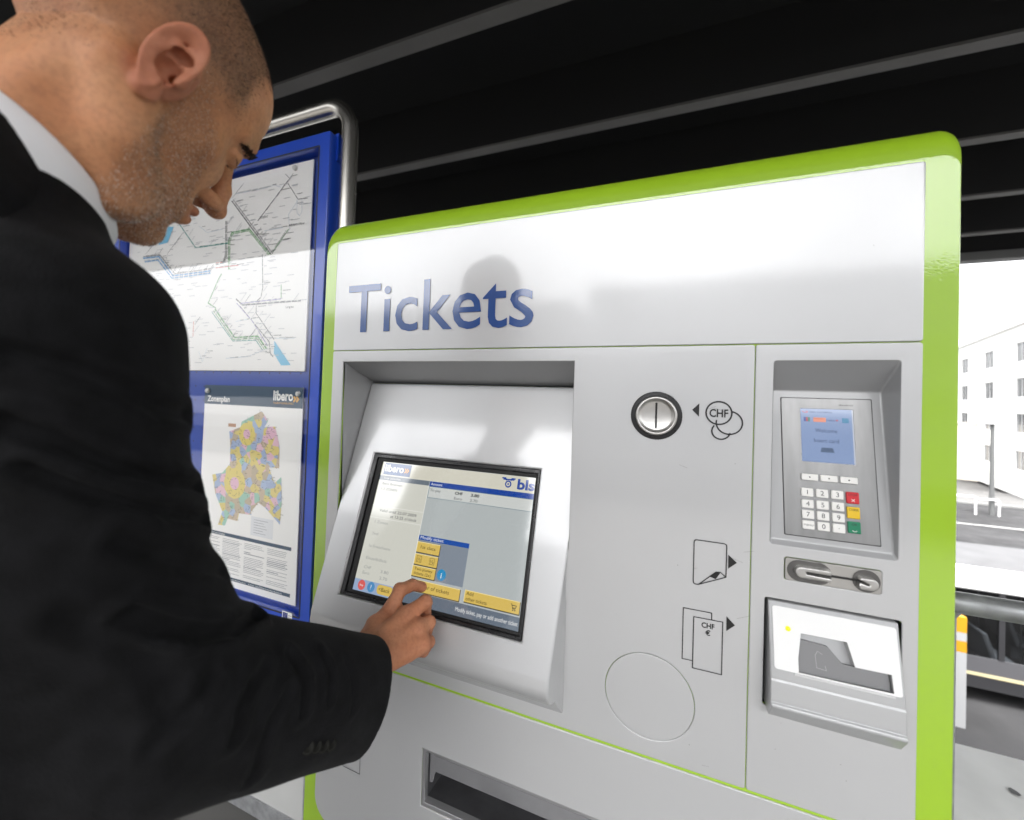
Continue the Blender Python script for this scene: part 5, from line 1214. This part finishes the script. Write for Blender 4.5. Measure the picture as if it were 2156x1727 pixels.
def jacket(P, plain=False):
    q = P.copy(); q[:, 1] = (q[:, 1]+.47)*1.25-.47
    t = chain(q, [(-.525, -.470, 1.500), (-.535, -.47, 1.38), (-.54, -.465, 1.12), (-.54, -.465, .84)], [.120, .165, .165, .190], .06)/1.12
    t = smin(t, chain(P, [tuple(SHO+np.array([-.02, 0, -.012])), (-.452, -.480, 1.622), (-.53, -.49, 1.615), tuple(LSH+np.array([.02, 0, -.012]))], [.066, .056, .056, .066], .03), .05)
    d = smin(t, sleeve(P, SHO, ELB, CUF), .030)
    d = smin(d, sleeve(P, LSH, LEL, LWR), .030)
    if not plain: d = d-folds(P)
    # end of the sleeves, hollow
    for W, E in ((CUF, ELB), (LWR, LEL)):
        f_ = W-E; f_ = f_/np.linalg.norm(f_); pl = (P-W.astype(f32))@f_.astype(f32)+(.16*((P-W.astype(f32))@vz.astype(f32)) if W is CUF else 0)
        nearw = np.linalg.norm(P-W.astype(f32), axis=1)-.12
        d = np.where(nearw < 0, smax(d, pl, .006), d)
        inner = smin(cone(P, tuple(W+vz*.026-f_*.05), tuple(W+vz*.026+f_*.03), .025, .025), cone(P, tuple(W-vz*.034-f_*.05), tuple(W-vz*.034+f_*.03), .026, .026), .05)
        d = smax(d, -inner, .002)
    d = smax(d, .80-P[:, 2], .004)
    vee = np.maximum(np.abs(P[:, 0]+.505+.10*(1.6-P[:, 2]))-.20*np.clip(P[:, 2]-1.22, 0, .5), -(P[:, 1]+.44)); d = smax(d, -np.maximum(vee, 1.22-P[:, 2]), .004)
    # open collar
    n = np.array([0, .808, 1.]); n /= np.linalg.norm(n); c = np.array([-.4696, -.4582, 1.6725]); q = P-c.astype(f32); ax_ = q@n.astype(f32); rad = np.sqrt(np.maximum((q**2).sum(1)-ax_**2, 0))
    d = smax(d, -np.maximum(rad-.066, -(ax_+.06)), .004)
    return d
# creases of the cloth: lines drawn on the plain sleeve
CREASES = []
for pix, dep, wid in (([(540, 1296), (495, 1325), (416, 1332), (340, 1318), (270, 1290)], .0085, .0075), ([(608, 1376), (642, 1432), (640, 1499)], .0045, .0055),
                      ([(606, 1459), (574, 1515), (554, 1574), (530, 1640)], .0040, .0060), ([(671, 1366), (697, 1412), (694, 1475)], .0030, .0045), ([(727, 1384), (744, 1436), (742, 1495)], .0018, .0040),
                      ([(495, 1554), (503, 1495), (530, 1440), (560, 1400)], .0035, .0060), ([(390, 872), (335, 862), (247, 817), (141, 775), (20, 746)], .0040, .0080),
                      ([(415, 1030), (353, 1016), (247, 990), (106, 923), (10, 890)], .0055, .0075), ([(430, 1096), (353, 1080), (212, 1040), (60, 985)], .0050, .0070),
                      ([(470, 1200), (380, 1185), (250, 1140)], .0035, .0080), ([(330, 1560), (400, 1500), (440, 1430)], .0030, .0080), ([(150, 1300), (250, 1330), (330, 1400), (360, 1500)], .0030, .0100)):
    pts = []
    for px, py in pix:
        d_ = ray(px, py); t_ = np.linspace(.12, .6, 480); W_ = (CAM+t_[:, None]*d_).astype(f32); v_ = jacket(W_, True)
        i_ = int(np.argmax(v_ < 0)) if (v_ < 0).any() else int(np.argmin(v_)); pts.append(tuple(W_[i_].astype(float)))
    CREASES.append((pts, dep*1.25, wid*.75))
V4, F4 = surface(jacket, (-.90, -.68, .78), (-.22, -.12, 1.70), .0036)
mesh_np('jacket', V4, F4, M_SUIT, PS)
# shirt front under the jacket
def shirt(P):
    q = P.copy(); q[:, 1] = (q[:, 1]+.47)*1.02-.47
    d = chain(q, [(-.490, -.462, 1.612), (-.525, -.470, 1.500), (-.535, -.47, 1.38), (-.54, -.465, 1.10)], [.070, .116, .124, .110], .05)
    n = np.array([0, .808, 1.]); n /= np.linalg.norm(n); c = np.array([-.4696, -.4582, 1.6725]); pl = (P-c.astype(f32))@n.astype(f32)+.02
    return smax(smax(d, pl, .004), .98-P[:, 2], .004)
V7, F7 = surface(shirt, (-.76, -.68, .92), (-.32, -.25, 1.70), .008); mesh_np('shirt', V7, F7, M_SHIRT, PS)
# shirt collar and jacket collar: folded bands round the neck
def band(name, rings, m, th0=0., th1=2*math.pi, n=72):
    """rings: list of (centre, tilt normal, radius, drop) swept round the neck"""
    v = []; 
    for (c, nn, R_, fr) in rings:
        nn = np.array(nn); nn = nn/np.linalg.norm(nn); e1 = np.cross(nn, [0, 1, 0]); e1 /= np.linalg.norm(e1); e2 = np.cross(nn, e1)
        for k in range(n+1):
            a = th0+(th1-th0)*k/n; p = np.array(c)+R_*(math.cos(a)*e1+math.sin(a)*e2)
            fy = max(0, p[1]+.44)/.05; v.append(tuple(p-np.array([0, 0, fr*min(1, fy)**2])))
    f = [(a*(n+1)+k, a*(n+1)+k+1, (a+1)*(n+1)+k+1, (a+1)*(n+1)+k) for a in range(len(rings)-1) for k in range(n)]
    o = mesh(name, v, f, m, PS, True)
    so = o.modifiers.new('thick', 'SOLIDIFY'); so.thickness = .0022; so.offset = -1
    return o
nC = np.array([0, .808, 1.]); nC /= np.linalg.norm(nC); c0 = np.array([-.4696, -.4582, 1.6725])
band('shirt_collar', [(c0-nC*.012, nC, .0665, 0), (c0-nC*.004, nC, .0685, 0), (c0, nC, .0705, 0), (c0-nC*.002, nC, .0722, 0), (c0-nC*.014, nC, .0745, 0), (c0-nC*.034, nC, .0770, 0), (c0-nC*.060, nC, .0800, 0)], M_SHIRT)
nJ = np.array([-.15, .86, 1.]); nJ /= np.linalg.norm(nJ); cj = np.array([-.4790, -.4830, 1.6640])
band('jacket_collar', [(cj-nJ*.010, nJ, .0745, 0), (cj-nJ*.002, nJ, .0765, .004), (cj, nJ, .0790, .006), (cj-nJ*.003, nJ, .0815, .010), (cj-nJ*.020, nJ, .0890, .02), (cj-nJ*.042, nJ, .1000, .03), (cj-nJ*.066, nJ, .1080, .04)], M_SUIT)
# sleeve buttons along the lower edge of the cuff
M_BTN = mat('horn_button', (.007, .007, .005), rough=.55, spec=.15)
for k in range(4):
    p = CUF-vz*.058-fa*(.008+.0105*k)-vx*.012+np.array([0, 0, .004]); p = p.astype(f32)[None]
    dirn = ((CAM-p[0])/np.linalg.norm(CAM-p[0])).astype(f32)
    p = p+dirn*.06
    for it in range(30): p = p-dirn*jacket(p)[:, None]*.8
    e = np.array(dirn, float); a = np.cross(e, zz); a /= np.linalg.norm(a); b_ = np.cross(e, a); v = []; c_ = p[0].astype(float)
    prof_ = [(.0052, -.002), (.0056, .0002), (.0048, .0011), (.0036, .0007), (.0003, .0005)]
    for rr_, h_ in prof_:
        for q in range(16): v.append(tuple(c_+e*h_+rr_*(math.cos(q*math.pi/8)*a+math.sin(q*math.pi/8)*b_)))
    mesh('sleeve_button', v, [(i*16+q, i*16+(q+1) % 16, (i+1)*16+(q+1) % 16, (i+1)*16+q) for i in range(4) for q in range(16)], M_BTN, PS, True)
# trousers and shoes below the picture
def trousers(P):
    d = chain(P, [(-.62, -.465, .90), (-.46, -.465, .90)], [.12, .12], .05)
    for s in (-1, 1): d = smin(d, chain(P, [(-.54+s*.085, -.465, .90), (-.54+s*.10, -.455, .50), (-.54+s*.105, -.475, .06)], [.105, .085, .075], .03), .04)
    return smax(d+nz(P, 30., 21)*.004, .035-P[:, 2], .003)
V5, F5 = surface(trousers, (-.80, -.64, .02), (-.28, -.30, 1.05), .010); mesh_np('trousers', V5, F5, M_SUIT, PS)
for s in (-1, 1):
    c = -.54+s*.105
    def shoe(P): return smax(smin(ell(P, (c, -.40, .045), (.045, .125, .045)), ell(P, (c, -.49, .055), (.04, .06, .06)), .03), -P[:, 2]+.001, .004)
    V6, F6 = surface(shoe, (c-.07, -.60, -.02), (c+.07, -.24, .14), .006); mesh_np('shoe', V6, F6, mat('shoe_leather', (.01, .01, .01), rough=.25), PS)
